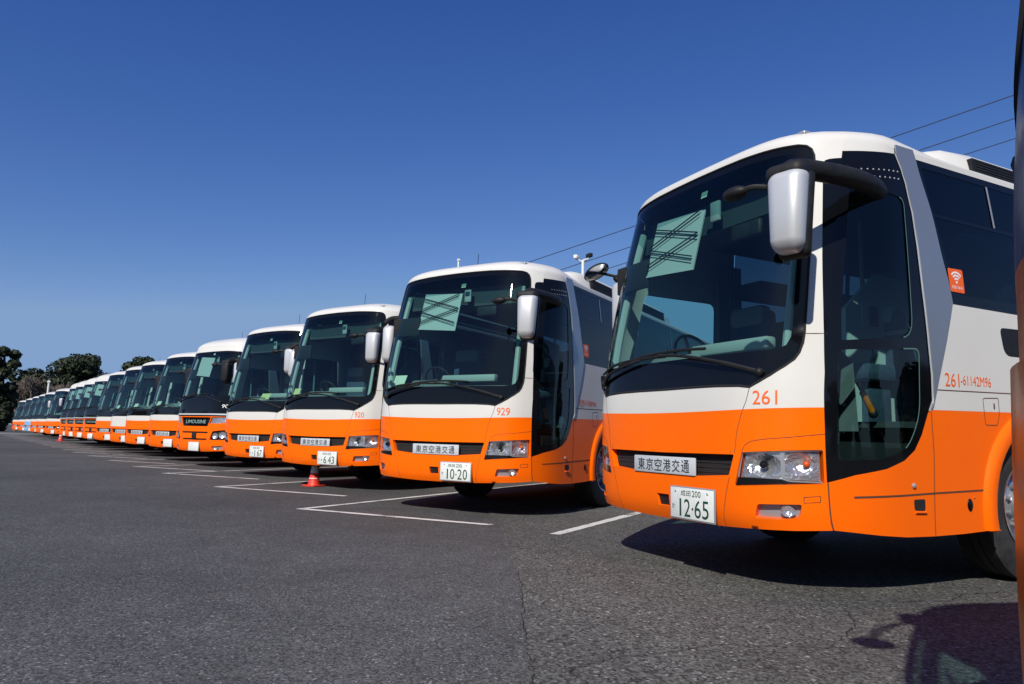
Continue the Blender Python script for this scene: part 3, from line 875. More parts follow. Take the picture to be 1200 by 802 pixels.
def side_window_left(root, y_front=None):
    b = MB()
    out = [(1.185, 1.828), (LEN-.4, 1.828), (LEN-.4, 2.824)]+[(yq(.955, 2.824), 2.824)]+S_([(.976, 2.715), (1.056, 2.45), (1.116, 2.155), (1.163, 1.981)])
    inner = [(1.30, 1.905), (LEN-.5, 1.905), (LEN-.5, 2.43), (1.105, 2.43), (1.165, 2.20), (1.225, 1.99)]
    inner2 = [(1.095, 2.455), (LEN-.5, 2.455), (LEN-.5, 2.775), (1.02, 2.775)]
    skin(b, SIDE, out, (inner, inner2), .16, .08, -.002, 0, .07)
    o = b.build('window_band', 'black_gloss', root)
    g = MB()
    skin(g, SIDE, inner, (), .2, .12, -.005, 0, .1); skin(g, SIDE, inner2, (), .2, .12, -.005, 0, .1)
    g.build('side_window', 'tinted_glass', o)
    f = MB()
    for y in (1.80, 3.2, 4.8, 6.4, 8.0, 9.6): strip(f, SIDE, [(y, 2.46), (y-.03, 2.775)], .022, .0005, 0)
    for y in (2.9, 4.6, 6.3, 8.0, 9.7): strip(f, SIDE, [(y, 1.905), (y, 2.43)], .05, .0005, 1)
    f.build('window_bar', ['bezel_grey', 'black_gloss'], o)

def headlight(root, H, s):
    mirx = (lambda l: l) if s > 0 else H['neg']
    ch = FRONT
    h = MB()
    hl = mirx(H['hl'])
    skin(h, ch, hl, (), .05, .04, -.085, 0, .04)
    ho = h.build('headlight', 'bezel_grey', root)
    rf = MB()
    lamp_reflector(rf, ch, s*.865, .722, .105, .078, .055, 0, -.028)
    lamp_reflector(rf, ch, s*1.045, .735, .072, .078, .045, 0, -.028)
    # facetted chrome field around the bowls
    skin(rf, ch, mirx([(.755, .790), (.965, .806), (.965, .640), (.715, .640)]), (mirx([(.865+.103*math.cos(R(a)), .722+.074*math.sin(R(a))) for a in range(0, 360, 20)]),), .03, .03, -.03, 0, .025)
    skin(rf, ch, mirx([(.985, .808), (1.12, .818), (1.12, .637), (.985, .640)]), (mirx([(1.045+.058*math.cos(R(a)), .735+.072*math.sin(R(a))) for a in range(0, 360, 20)]),), .03, .03, -.03, 0, .025)
    rf.build('reflector', 'reflector', ho)
    bz = MB()
    skin(bz, ch, mirx([(.684, .588), (1.122, .628), (1.0, .630), (.97, .640), (.705, .640)]), (), .04, .03, -.008, 0, .03)
    skin(bz, ch, mirx([(.965, .81), (.985, .811), (.985, .638), (.965, .638)]), (), .03, .04, -.012, 1, .03)
    skin(bz, ch, mirx([(.728, .786), (.745, .79), (.712, .640), (.700, .640)]), (), .03, .04, -.012, 1, .03)
    for pl in ([(1.0, .633), (1.122, .631)], [(.97, .645), (1.0, .633)], [(.745, .795), (1.122, .823)]): strip(bz, ch, mirx(pl), .009, -.006, 1)
    bz.build('headlight_bezel', ['black_gloss', 'bezel_grey'], ho)
    bu = MB(); p = ch(s*1.075, .735, -.045); bu.sphere(p, .021, 0)
    bu.build('indicator_bulb', 'amber', ho)
    bk = MB(); p = ch(s*.865, .722, -.05); bk.sphere(p, .026, 0, 1, 1.2, 1)
    bk.build('main_bulb', 'black_gloss', ho)
    ln = MB(); skin(ln, ch, hl, (), .06, .05, -.003, 0, .04); ln.build('lens', 'clear_lens', ho)
def fog_lamp(root, H, s):
    mirx = (lambda l: l) if s > 0 else H['neg']
    f = MB(); skin(f, FRONT, mirx(H['fog']), (), .05, .03, -.045, 0, .03)
    o = f.build('fog_lamp', 'bezel_grey', root)
    r = MB(); lamp_reflector(r, FRONT, s*.985, .450, .034, .034, .02, 0, -.014)
    r.build('reflector', 'reflector', o)
    l = MB(); skin(l, FRONT, mirx(H['fog']), (), .06, .04, -.010, 0, .03); l.build('lens', 'clear_lens', o)

def door_parts(root, lowdoor=True):
    b = MB()
    rear = S_([(.743, 2.817), (.785, 2.72), (.814, 2.622), (.85, 2.415), (.866, 2.179), (.878, 1.888), (.902, 1.604), (.923, 1.325), (.919, 1.158), (.878, 1.09)])
    top = S_([(.135, 2.752), (.165, 2.763), (.208, 2.775), (.332, 2.796), (.499, 2.803)])
    low = [(.797, .936), (.721, .838), (.617, .773), (.452, .720), (.218, .681), (YS, .633)]
    out = [(YS, 2.742)]+top+rear+low
    if lowdoor:
        p1 = rnd([(.12, 1.50), (.735, 1.56), (.70, 2.50), (.11, 2.56)], [.03, .12, .06, .03])
        p2 = rnd([(.115, .765), (.40, .775), (.64, .835), (.785, 1.05), (.80, 1.49), (.12, 1.44)], [.03, .05, .10, .14, .05, .03])
        holes = (p1, p2)
    skin(b, SIDE, out, holes, .05, .06, .001, 0, .035)
    skin(b, FRONT, [(x, z) for z, x in XE]+[(1.074, 2.728), (1.090, 2.738), (1.11, 2.742), (XS, 2.745), (XS, 1.305)], (), .03, .06, .001, 0, .03)
    o = b.build('door', 'black_gloss', root)
    g = MB(); skin(g, SIDE, p1, (), .08, .08, -.004, 0, .06); skin(g, SIDE, p2, (), .08, .08, -.004, 0, .06)
    g.build('door_pane', 'door_pane_glass', o)
    t = MB()
    edge = dens(rear, .05, False)
    strip(t, SIDE, edge, .016, .006, 0)
    for pth in (p1, p2): strip(t, SIDE, [q for q in dens(pth, .03) if q[0] > .62], .008, .004, 1)
    t.build('door_edge_trim', ['trim_bright', 'pane_edge'], o)
    hv = MB()
    for r_ in range(2):
        for k in range(8):
            y = .455+.042*k; z = 2.668-.052*r_+.003*k
            p = SIDE(yq(y, z), z, .004); hv.sphere(p, .0075, 0, .5, 1, 1, 8, 6)
    hv.build('vent_hole', 'bezel_grey', o)
    h = MB(); rec = rnd([(.685, .532), (.797, .534), (.795, .468), (.770, .455), (.687, .466)], .015)
    skin(h, SIDE, rec, (), .04, .03, .0015, 0, .03)
    h.tube([SIDE(.69, .455, .006), SIDE(.795, .452, .006)], .008, 2, 8)
    k_ = MB(); k_.sphere(SIDE(.692, .617, .004), .018, 0, .6, 1, 1, 10, 8); k_.build('door_lock', 'bezel_grey', o)
    h.build('door_handle', ['black_matte', 'bezel_grey', 'orange_paint'], o)
    f = MB()
    sr = S_([(.925, 1.124), (1.004, 1.33), (1.097, 1.564), (1.189, 1.829), (1.163, 1.981), (1.116, 2.155), (1.056, 2.45), (.976, 2.715), (.953, 2.824)])
    sm = lambda l: [(p.x, p.y) for p in spline([(y, z, 0) for y, z in l], 4)]
    sr = sr[:4]+sm(sr[3:])[1:]
    fin = [(yq(.752, 2.885), 2.885)]+sm(S_([(.752, 2.817), (.792, 2.72), (.822, 2.622), (.858, 2.415), (.874, 2.179), (.886, 1.888), (.910, 1.604), (.931, 1.325), (.926, 1.158), (.905, 1.105)]))+sr+[(yq(.935, 2.885), 2.885)]
    lp = skin(f, SIDE, fin, (), .04, .07, .010, 0, .035); wall(f, SIDE, lp[0], .010, -.01, 0)
    f.build('silver_pillar', 'silver_paint', root)

def side_details(root):
    s = MB()
    K = lambda pts, w_=.007: strip(s, SIDE, pts, w_, .0012, 0)
    K([(yq(.905, 1.09), 1.09), (.912, .829), (.880, .305)])
    K([(.20, .548), (.60, .558), (.896, .568)], .012); K([(.896, .568), (1.453, .583)], .012)
    K([(.965, 1.232), (1.878, 1.249), (LEN, 1.249)])
    fl = rnd([(1.473, 1.20), (1.654, 1.209), (1.654, 1.09), (1.625, 1.02), (1.487, 1.018)], .02); K(fl+[fl[0]], .006)
    K([(1.60, 1.17), (1.60, 1.13)], .016)
    K([(YS+.006, .632), (YS+.006, .352)], .008)
    K([(2.95, .32), (2.95, 1.11)]); K([(4.4, .32), (4.4, 1.11)]); K([(5.9, .32), (5.9, 1.11)]); K([(7.3, .32), (7.3, 1.11)])
    s.build('panel_gap', 'seam_dark', root)
    r = MB(); rc = rnd([(1.722, 1.712), (2.20, 1.724), (2.20, 1.520), (1.765, 1.514)], [.045, .06, .06, .075])
    lp = skin(r, SIDE, rc, (), .1, .06, .002, 0, .04)
    r.build('air_intake', 'black_plastic', root)
    l = MB(); l.sphere(SIDE(1.262, .488, .0), .028, 0, .5, 1, 1.5, 12, 8); l.sphere(SIDE(1.31, .535, .0), .012, 1, .5, 1, .8, 8, 6)
    l.build('side_marker', ['black_gloss', 'amber'], root)
    f = MB()
    for sg in (1, -1):
        for pts in ([(.80, 1.203), (.78, 1.122), (.745, 1.041), (.712, .932), (.69, .79)], [(.655, .79-.02+.02), (.66, .80)], [(.645, .64), (.615, .548), (.575, .40), (.56, .312)],
                    [(.742, .80), (.765, .842), (.808, .868), (.882, .882), (1.011, .897), (XS, .921)], [(1.06, 1.54), (XS, 1.54)],
                    [(1.055, .541), (1.112, .55), (1.110, .515), (1.054, .506), (1.055, .541)]):
            strip(f, FRONT, [(sg*x, z) for x, z in pts], .004, .0012, 0)
    f.build('panel_gap', 'seam_dark', root)

def front_glass(root, H):
    b = MB(); pane = pane_outline()
    skin(b, FRONT, H['ws'], (pane,), .06, .05, -.004, 0, .03)
    bo = b.build('windscreen_border', 'black_gloss', root)
    rb = MB(); lp = dens(H['ws'], .04)
    P = [FRONT(x, z, -.001) for x, z in lp]; rb.tube(P+[P[0]], .008, 0, 6, False)
    rb.build('rubber_seal', 'black_matte', bo)
    g = MB()
    split = 2.70
    main = [(x, min(z, split)) for x, z in pane]
    half = [(0, 1.44), (.5, 1.44), (.86, 1.437), (.94, 1.445), (.985, 1.47), (1.003, 1.52), (1.006, 1.6), (1.003, 1.8), (.998, 2.1), (.99, 2.45), (.982, 2.69), (.9, 2.69), (.5, 2.705), (0, 2.715)]
    topb = [(0, 2.715), (.5, 2.705), (.9, 2.69), (.982, 2.69), (.972, 2.74), (.945, 2.785), (.89, 2.806), (.5, 2.828), (0, 2.842)]
    skin(g, FRONT, sym(half), (), .07, .07, -.005, 0, .04)
    skin(g, FRONT, sym(topb), (), .07, .04, -.005, 1, .04)
    g.build('windscreen', ['windshield_glass', 'shade_band_glass'], root)

def grille_parts(root, H):
    g = MB(); skin(g, FRONT, H['gr'], (), .06, .04, -.045, 0, .04)
    for k in range(4):
        z = .655+.032*k; g.tube([FRONT(x, z, -.042) for x in (-.62, -.3, 0, .3, .62)], .004, 0, 6)
    go = g.build('grille', 'black_matte', root)
    t = MB(); skin(t, FRONT, H['tow'], (), .05, .04, -.02, 0, .04); t.build('tow_cover', 'black_plastic', root)
    s = MB(); s.rbox(0, -.270, .684, .685, .016, .122, .008, 0, 2)
    so = s.build('name_board', 'sign_grey', go)
    tx = MB()
    for i, ch in enumerate('東京空港交通'):
        lettering(tx, ch, -.290+i*.0985, .640, .083, .088, lambda x, z: Vector((x, -.2795, z)), 0, .007)
    tx.build('board_lettering', 'sign_ink', so, False)

def sticker(root):
    s = MB(); fn = lambda d: (lambda y, z: SIDE(y, z, d))
    skin(s, SIDE, rnd([(1.188, 1.915), (1.345, 1.915), (1.339, 2.081), (1.174, 2.078)], .015), (), .1, .1, .003, 0, .05)
    o = s.build('network_sticker', 'orange_text', root)
    t = MB(); c = (1.262, 1.985)
    for r_ in (.026, .048, .070):
        strip(t, SIDE, [(c[0]+r_*math.cos(R(a)), c[1]+r_*math.sin(R(a))) for a in range(42, 139, 8)], .013, .0045, 0, .01)
    V = [SIDE(c[0]+.010*math.cos(R(a)), c[1]+.010*math.sin(R(a)), .0045) for a in range(0, 360, 30)]
    t.add(V, [tuple(range(12))], 0)
    lettering(t, 'FREE Wi-Fi', 1.206, 1.937, .12, .022, fn(.0045))
    t.build('sticker_symbol', 'white_text', o, False)

def fleet_number(root, num, long_=None):
    t = MB()
    lettering(t, num, .822, 1.097, .136, .088, lambda x, z: FRONT(x, z, .0025))
    t.build('fleet_number', 'orange_text', root, False)
    if long_:
        t = MB(); a, b = long_
        lettering(t, a, yq(1.065, 1.3), 1.262, .155, .090, lambda x, z: SIDE(x, z, .0025))
        lettering(t, b, 1.235, 1.280, .342, .066, lambda x, z: SIDE(x, z, .0025))
        t.build('side_number', 'orange_text', root, False)

def coach_round(name, blind=True, paper=True, band=None, low='orange_paint', full=True):
    """the coach with the horseshoe windscreen and slim black grille"""
    root = empty(name)
    b = MB(); mats = ['orange_paint' if low == 'orange_paint' else low, 'white_paint'] + ([band] if band else [])
    H = front_body(b, 0, 1, 2 if band else None)
    side_body(b, SIDE, True, 0, 1); side_body(b, RIGHT, False, 0, 1); rear_geo(b, 0, 1)
    b.build('body', mats, root)
    r = MB(); roof_geo(r); r.build('roof', 'white_paint', root)
    front_glass(root, H); grille_parts(root, H)
    mk = MB(); mk.rbox(.78, .315, 2.985, .20, .14, .035, .012, 0, 3, Matrix.Identity(4)); mk.build('roof_marker', 'bezel_grey', root)
    for s in (1, -1): headlight(root, H, s); fog_lamp(root, H, s)
    door_parts(root); side_window_left(root); windows_right(root); side_details(root)
    w_ = MB(); wiper(w_, [(.86, 1.30), (.55, 1.385), (.2, 1.45), (-.06, 1.475)], [(.42, 1.487), (.1, 1.503), (-.3, 1.49), (-.58, 1.445)]); w_.build('wiper', 'black_plastic', root)
    w_ = MB(); wiper(w_, [(-.84, 1.32), (-.68, 1.38), (-.46, 1.43), (-.28, 1.455)], [(-.90, 1.40), (-.65, 1.455), (-.33, 1.475), (.0, 1.47)]); w_.build('wiper', 'black_plastic', root)
    make_mirror(1, root); make_mirror(-1, root)
    coach_common(root); interior(root, blind, paper, full)
    return root

def coach_square(name):
    """the coach with the black lower windscreen panel, silver line and domed white roof"""
    root = empty(name)
    b = MB()
    bot = [(0, .30), (.54, .31), (.84, .325), (XS, .345)]
    xs = [0, .25, .5, .7, .85, 1.0, 1.08, XS]
    neg = lambda l: [(-x, z) for x, z in l]
    lamp = rnd([(.66, 1.135), (1.127, 1.145), (1.127, 1.02), (.82, .985), (.58, .985)], .012, 3)
    logo = rnd([(-.63, 1.135), (.63, 1.135), (.53, .915), (-.53, .915)], .02, 3)
    clus = rnd([(.72, .80), (1.08, .84), (1.08, .60), (.62, .585)], .04, 3)
    fog = rnd([(.70, .44), (.98, .46), (.98, .36), (.72, .345)], .03, 3)
    bars = [rnd([(-.56, .785), (.56, .785), (.54, .745), (-.54, .745)], .01, 2), rnd([(-.54, .62), (.54, .62), (.50, .58), (-.50, .58)], .01, 2)]
    holes = [lamp, neg(lamp), logo, clus, neg(clus), fog, neg(fog)]+bars
    skin(b, FRONT, sym(bot+[(XS, 1.155), (0, 1.155)]), holes, .06, .05, 0, 0, .035)
    skin(b, FRONT, [(-XS, 1.155), (XS, 1.155), (XS, 1.188), (-XS, 1.188)], (), .06, .03, 0, 2, .03)
    for h in holes: wall(b, FRONT, dens(h, .04), 0, -.05, 0)
    skin(b, FRONT, sym([(0, 2.80), (.6, 2.795), (1.0, 2.775), (1.10, 2.74), (1.118, 2.60), (1.118, 1.225), (XS, 1.225), (XS, 2.0), (XS, ZB(XS))]+[(x, ZB(x)) for x in reversed(xs[:-1])]), (), .06, .05, 0, 1, .04)
    side_body(b, SIDE, True, 0, 1); side_body(b, RIGHT, False, 0, 1); rear_geo(b, 0, 1)
    b.build('body', ['orange_paint', 'white_paint', 'black_gloss'], root)
    r = MB(); roof_geo(r, 0, 3.27, 1.3); r.build('roof', 'white_paint', root)
    p = MB()
    pane = sym([(0, 1.66), (.9, 1.66), (1.03, 1.68), (1.06, 1.75), (1.06, 2.55), (1.04, 2.68), (.95, 2.73), (0, 2.755)])
    skin(p, FRONT, sym([(0, 1.228), (1.116, 1.228), (1.116, 2.60), (1.098, 2.738), (1.0, 2.773), (.6, 2.793), (0, 2.798)]), (pane,), .06, .06, .001, 0, .04)
    po = p.build('windscreen_border', 'black_gloss', root)
    g = MB(); skin(g, FRONT, pane, (), .07, .07, -.004, 0, .05); g.build('windscreen', 'windshield_glass', root)
    l = MB(); skin(l, FRONT, [(-XS, 1.189), (XS, 1.189), (XS, 1.226), (-XS, 1.226)], (), .06, .03, .006, 0, .03); l.build('silver_strip', 'trim_bright', root)
    lo = MB(); skin(lo, FRONT, logo, (), .06, .05, -.02, 0, .04); lg = lo.build('name_panel', 'black_gloss', root)
    tx = MB(); lettering(tx, 'LIMOUSINE', -.42, .985, .84, .085, lambda x, z: FRONT(x, z, -.016)); tx.build('panel_lettering', 'sign_text_green', lg, False)
    for s in (1, -1):
        mx = (lambda q: q) if s > 0 else neg
        h = MB(); skin(h, FRONT, mx(lamp), (), .05, .03, -.03, 0, .03); ho = h.build('headlight', 'reflector', root)
        q = MB(); skin(q, FRONT, mx(lamp), (), .05, .04, -.004, 0, .04); q.build('lens', 'clear_lens', ho)
        c = MB(); skin(c, FRONT, mx(clus), (), .06, .05, -.04, 0, .04); co = c.build('lamp_cluster', 'black_plastic', root)
        q = MB(); lamp_reflector(q, FRONT, s*.80, .69, .075, .075, .03, 0, -.008); lamp_reflector(q, FRONT, s*.965, .715, .075, .08, .03, 0, -.008); q.build('reflector', 'reflector', co)
        c = MB(); skin(c, FRONT, mx(fog), (), .06, .05, -.03, 0, .04); co = c.build('fog_lamp', 'bezel_grey', root)
        q = MB(); lamp_reflector(q, FRONT, s*.83, .40, .045, .04, .02, 0, -.005); q.build('reflector', 'reflector', co)
    gr = MB()
    for bb in bars: skin(gr, FRONT, bb, (), .06, .02, -.025, 0, .03)
    gr.rbox(0, -.272, .685, .18, .03, .17, .02, 0, 2)
    gr.build('grille', 'black_plastic', root)
    door_parts(root); side_window_left(root); windows_right(root); side_details(root)
    w_ = MB(); wiper(w_, [(.86, 1.50), (.55, 1.58), (.2, 1.64), (-.06, 1.67)], [(.42, 1.69), (.1, 1.70), (-.3, 1.69), (-.60, 1.64)]); w_.build('wiper', 'black_plastic', root)
    w_ = MB(); wiper(w_, [(-.93, 1.52), (-.75, 1.58), (-.5, 1.63), (-.32, 1.65)], [(-.98, 1.59), (-.7, 1.65), (-.35, 1.67), (-.02, 1.67)]); w_.build('wiper', 'black_plastic', root)
    make_mirror(1, root); make_mirror(-1, root)
    coach_common(root); interior(root, True, True, False)
    drop(root, ['blind_scissor_arm', 'fender_mirror'])
    for ch in root.children:
        if ch.name.split('.')[0] == 'wing_mirror' : ch.data.materials[0] = M['black_plastic']
    plate_parts(root, .02, None, .42)
    return root

A0 = coach_round('coach', True, False)
bare = dup(A0); drop(bare, ['fender_mirror'])             # the plain coach the row is copied from
put(A0, 0, 0, 0, 'largest orange and white coach, number 261 on its front, plate 12-65')
plate_parts(A0, .308, ('成田', 'か', '1265')); fleet_number(A0, '261', ('261', '-61142M96')); sticker(A0)
def next_round(): return dup(bare)
B0 = next_round(); put(B0, -4.07848, -.30856, .56086, 'orange and white coach numbered 929 with plate 10-20 and a raised pale sun blind')
plate_parts(B0, .308, ('成田', 'か', '1020')); fleet_number(B0, '929', ('929', '-F1508M96')); sticker(B0)
paper_notice(B0, -.84, 1.47)
C0 = next_round(); put(C0, -8.03624, -.92341, .53789, 'orange and white coach numbered 920 with plate 643, a traffic cone under its front')
drop(C0, ['sun_blind', 'blind_scissor_arm']); plate_parts(C0, .308, ('成田', 'い', '643')); fleet_number(C0, '920')
paper_notice(C0, -.88, 1.46, 'paper_yellow')
D0 = next_round(); put(D0, -11.27773, -1.59207, .5061, 'orange and white coach with plate 167, yellow paper inside its windscreen')
drop(D0, ['sun_blind', 'blind_scissor_arm']); plate_parts(D0, .308, ('成田', 'い', '167'))
paper_notice(D0, .18, 1.48, 'paper_yellow', .30, .12)
def row(s): return (-11.27773-.98*s, -1.59207-.196*s)
E0 = coach_square('coach'); put(E0, *row(4.07), .5, 'orange coach with black panel and LIMOUSINE lettering, beside the coach with plate 167')
_t = MB(); lettering(_t, '90', .90, 1.36, .13, .09, lambda x, z: FRONT(x, z, .003)); _t.build('fleet_number', 'white_text', E0, False)
def far_round(s, label, white_mirror=False, yaw=.5):
    c = next_round(); drop(c, ['sun_blind', 'blind_scissor_arm', 'passenger_seat', 'hand_grip', 'grab_pole'])
    put(c, *row(s), yaw, label); plate_parts(c, .308, None)
    if not white_mirror: recolour(c, 'wing_mirror', 'mirror_silver', 'black_plastic')
    return c
F0 = far_round(7.42, 'orange and white coach just past the LIMOUSINE lettered coach, round windscreen, black grille')
G0 = far_round(11.0, 'orange and white coach parked between the white fronted coach and its neighbour nearer the camera')
H0 = far_round(13.82, 'coach with a wholly white band above its grille where the others are orange')
for c_, x_, w_ in ((F0, -.75, .22), (F0, .55, .3), (G0, -.6, .26), (H0, -.85, .2)): paper_notice(c_, x_, 1.48, 'paper', w_)
for ch in H0.children:
    if ch.name.split('.')[0] == 'body':
        bo = MB(); HH = front_body(bo, 0, 1, 1); side_body(bo, SIDE, True, 0, 1); side_body(bo, RIGHT, False, 0, 1); rear_geo(bo, 0, 1)
        tmp = bo.build('body_white_band', ['orange_paint', 'white_paint']); ch.data = tmp.data; bpy.data.objects.remove(tmp)
I0 = far_round(17.25, 'orange and white coach just past the white banded coach, before the black panelled ones')
def next_square(s, label):
    c = dup(E0); drop(c, ['fleet_number']); put(c, *row(s), .5, label); return c
next_square(20.79, 'first of the four small black panelled coaches in mid row, domed white roof')
next_square(23.97, 'second of the four small black panelled coaches in mid row')
next_square(26.89, 'third of the four small black panelled coaches in mid row')
next_square(29.37, 'last of the four small black panelled coaches, just before the gap with the red cone')
far_round(36.43, 'small orange and white coach right behind the far red traffic cone', True)
far_round(42.71, 'small distant coach one place beyond the coach behind the far cone', True)
far_round(47.05, 'tiny distant orange coach next to the light blue and white coach')
BL = far_round(52.35, 'tiny distant coach painted white above and light blue below'); recolour(BL, 'body', 'orange_paint', 'blue_paint')
far_round(58.5, 'tiny orange coach between the light blue coach and the end of the row')
far_round(66.5, 'farthest coach at the very end of the row under the trees')
# a coach standing askew right beside the photographer: a sliver of its corner at the picture's edge, its shadow on the asphalt
PX, PY = 3.957, -1.60
P0 = coach_round('coach', False, False, full=False)
drop(P0, ['fender_mirror', 'underview_mirror', 'wing_mirror', 'mirror_arm', 'mirror_housing'])
_m = MB(); _m.rbox(1.10, .33, 2.86, .15, .13, .18, .06, 0, 4); _m.tube([(1.08, .34, 2.86), (1.0, .42, 2.88)], .03, 0, 8); _w = _m.build('wing_mirror', 'black_plastic', P0)
_m = MB(); _m.lathe([(.0005, -.03), (.07, -.025), (.10, 0), (.0005, .01)], 0, 20, Matrix.Translation((1.24, .13, 2.30))); _m.tube(spline([(1.24, .13, 2.32), (1.22, .20, 2.55), (1.12, .31, 2.80)], 5), .012, 0, 6); _m.tube(spline([(1.26, .11, 2.32), (1.25, .22, 2.62), (1.15, .33, 2.80)], 5), .009, 0, 6)
_m.build('underview_mirror', 'black_plastic', _w)
_m = MB()
def _flare(fn): return lambda a, b, d=0.0: fn(a, b, .010+max(0, .97-b)*.022)
_sk = _flare(SIDE); _fk = _flare(FRONT)
skin(_m, _sk, [(YS, .36), (.885, .33), (.885, .945), (YS, .945)], (), .06, .06, 0, 0, .05); skin(_m, _fk, [(.80, .36), (XS, .36), (XS, .945), (.80, .945)], (), .03, .05, 0, 0, .03)
_m.build('door_panel', 'orange_paint', P0)
put(P0, PX+.006, PY-.001, R(-105.2), 'navy and orange coach at the edge, only a sliver of its front corner showing')
recolour(P0, 'body', 'white_paint', 'navy_paint')
P0.rotation_euler = (Matrix.Rotation(R(-105.2), 4, 'Z') @ Matrix.Rotation(R(-1.2), 4, 'Y')).to_euler()      # it leans on the sloping edge of the yard
for o in [bare]+list(bare.children_recursive): bpy.data.objects.remove(o)

# ------------------------------------------------------------------ ground and markings
def sheet(name, pts, z, material, label=None, kind='structure', thick=0):
    mb = MB(); mb.add([(x, y, z) for x, y in pts], [tuple(range(len(pts)))], 0)
    o = mb.build(name, material, None, False); tag(o, None, None, None, kind); return o
sheet('ground', [(-900, -900), (900, -900), (900, 900), (-900, 900)], 0, 'asphalt')
sheet('parking_bay_asphalt', [(-.319, -1.26), (.34, -1.578), (.997, -1.907), (1.411, -2.105), (1.655, -2.221), (2.2, -2.5), (5.5, -4.2), (30, -14), (30, 60), (-90, 60), (-90, -6.5), (-12, 1.0), (-5.5, .6), (-2.9, -.15), (-1.6, -.75)], .002, 'asphalt_coarse')
def line(p, q, w_=.10, name='bay_line'):
    p, q = Vector(p), Vector(q); d = (q-p).normalized(); n = Vector((-d.y, d.x))*w_/2
    L = (q-p).length; k = max(2, int(L/.12)); mb = MB(); V = []
    for i in range(k+1):
        c = p.lerp(q, i/k); j = random.uniform(.86, 1.06); V += [(c.x+n.x*j, c.y+n.y*j, .006), (c.x-n.x*j, c.y-n.y*j, .006)]
    mb.add(V, [(2*i, 2*i+1, 2*i+3, 2*i+2) for i in range(k)], 0)
    return tag(mb.build(name, 'road_paint', None, False), kind='structure')
ax = Vector((-.577, .817)); cx_ = Vector((.784, .621))
line((-1.936, -.037), Vector((-1.936, -.037))+ax*6, .12)
corners = [(-4.755, -1.906), (-8.394, -2.555), (-12.215, -3.264), (-15.005, -3.854)]
for k in range(1, 17): corners.append((-15.005-3.3*k, -3.854-.68*k))
for i, c in enumerate(corners):
    c = Vector(c); line(c-cx_*.05, c+cx_*2.55, .11); line(c+ax*.06, c+ax*8, .10)
def poly_line(name, pts, w_, z, material, jit=.0, n=10):
    P = []
    for a, b in zip(pts, pts[1:]):
        a, b = Vector(a), Vector(b)
        for k in range(n): P.append(a.lerp(b, k/n)+Vector((random.uniform(-jit, jit), random.uniform(-jit, jit))))
    P.append(Vector(pts[-1])); mb = MB(); V = []
    for i, p in enumerate(P):
        d = (P[min(i+1, len(P)-1)]-P[max(i-1, 0)]).normalized(); nn = Vector((-d.y, d.x))*w_*random.uniform(.3, 1.0)
        V += [(p.x+nn.x, p.y+nn.y, z), (p.x-nn.x, p.y-nn.y, z)]
    mb.add(V, [(2*i, 2*i+1, 2*i+3, 2*i+2) for i in range(len(P)-1)], 0)
    return tag(mb.build(name, material, None, False), kind='structure')
poly_line('asphalt_crack', [(1.126, .254), (1.256, .541), (1.361, .827), (1.262, 1.101), (1.324, 1.567), (1.42, 2.1)], .005, .008, 'crack_dark', .012)
poly_line('asphalt_crack', [(1.703, -.578), (1.60, -.40), (1.54, -.25), (1.412, -.128), (1.25, .02)], .004, .008, 'crack_dark', .012)
poly_line('asphalt_crack', [(1.606, -2.056), (1.517, -1.749), (1.545, -1.45), (1.527, -1.213), (1.644, -.988), (1.754, -.783), (1.878, -.434), (1.95, -.1)], .004, .008, 'crack_dark', .012)
poly_line('asphalt_crack', [(-.319, -1.26), (.34, -1.578), (.997, -1.907), (1.411, -2.105), (1.655, -2.221), (2.2, -2.5)], .0032, .008, 'crack_dark', .012)
# ------------------------------------------------------------------ cones, poles, wires
def cone(loc, rz, label):
    root = empty('traffic_cone', (*loc, 0), rz); tag(root, label, 'traffic cone', 'red traffic cones')
    b = MB(); b.rbox(0, 0, .017, .36, .36, .034, .012, 0, 2); b.build('cone_base', 'cone_red', root)
    c = MB(); c.lathe([(.135, .034), (.128, .05), (.107, .17), (.1045, .185), (.087, .29), (.0645, .44), (.04, .655), (.034, .675), (.02, .68), (.0005, .68)], 0, 32)
    c.build('cone_body', 'cone_red', root)
    s = MB(); s.lathe([(.0885, .29), (.066, .44)], 0, 32); s.build('reflective_sleeve', 'cone_white', root)
    s = MB(); s.lathe([(.1083, .17), (.1058, .185)], 0, 32); s.build('reflective_sleeve', 'cone_white', root)
    return root
_c = cone((-8.40, -1.03), .55, 'red and white traffic cone standing under the front of the coach numbered 920'); _c.scale = (.78, .78, .78)
cone((-44.3, -8.15), .3, 'small distant red traffic cone standing in the gap of the row')

def ray_pt(u, v, dist):
    """world point seen at photo pixel (u, v) at that distance along the view axis"""
    x = (u-600)/834.213; y = -(v-401)/834.213
    return cam.matrix_world.translation+(_f+_r*x+_u*y)*dist
WEND = []
def wire(u0, v0, d0, u1, v1, d1, r_, label, sag=.3):
    a, b = ray_pt(u0, v0, d0), ray_pt(u1, v1, d1); b = a+(b-a)*1.8; P = []; WEND.append((a, b))
    n = 60
    for i in range(n+1):
        t = i/n; p = a.lerp(b, t); p.z -= 4*sag*t*(1-t)-0; P.append(p)
    mb = MB(); mb.tube(P, r_, 0, 6)
    return tag(mb.build('overhead_wire', 'wire_black'), label, 'wire', 'overhead wires')
wire(500, 348, 60, 1420, 25, 34, .026, 'highest of the three dark overhead wires crossing above the coaches', .25)
wire(500, 368, 60, 1420, 55, 34, .024, 'middle one of the three dark overhead wires behind the coaches', .25)
wire(500, 382, 60, 1420, 85, 34, .022, 'lowest of the three dark overhead wires behind the coaches', .15)

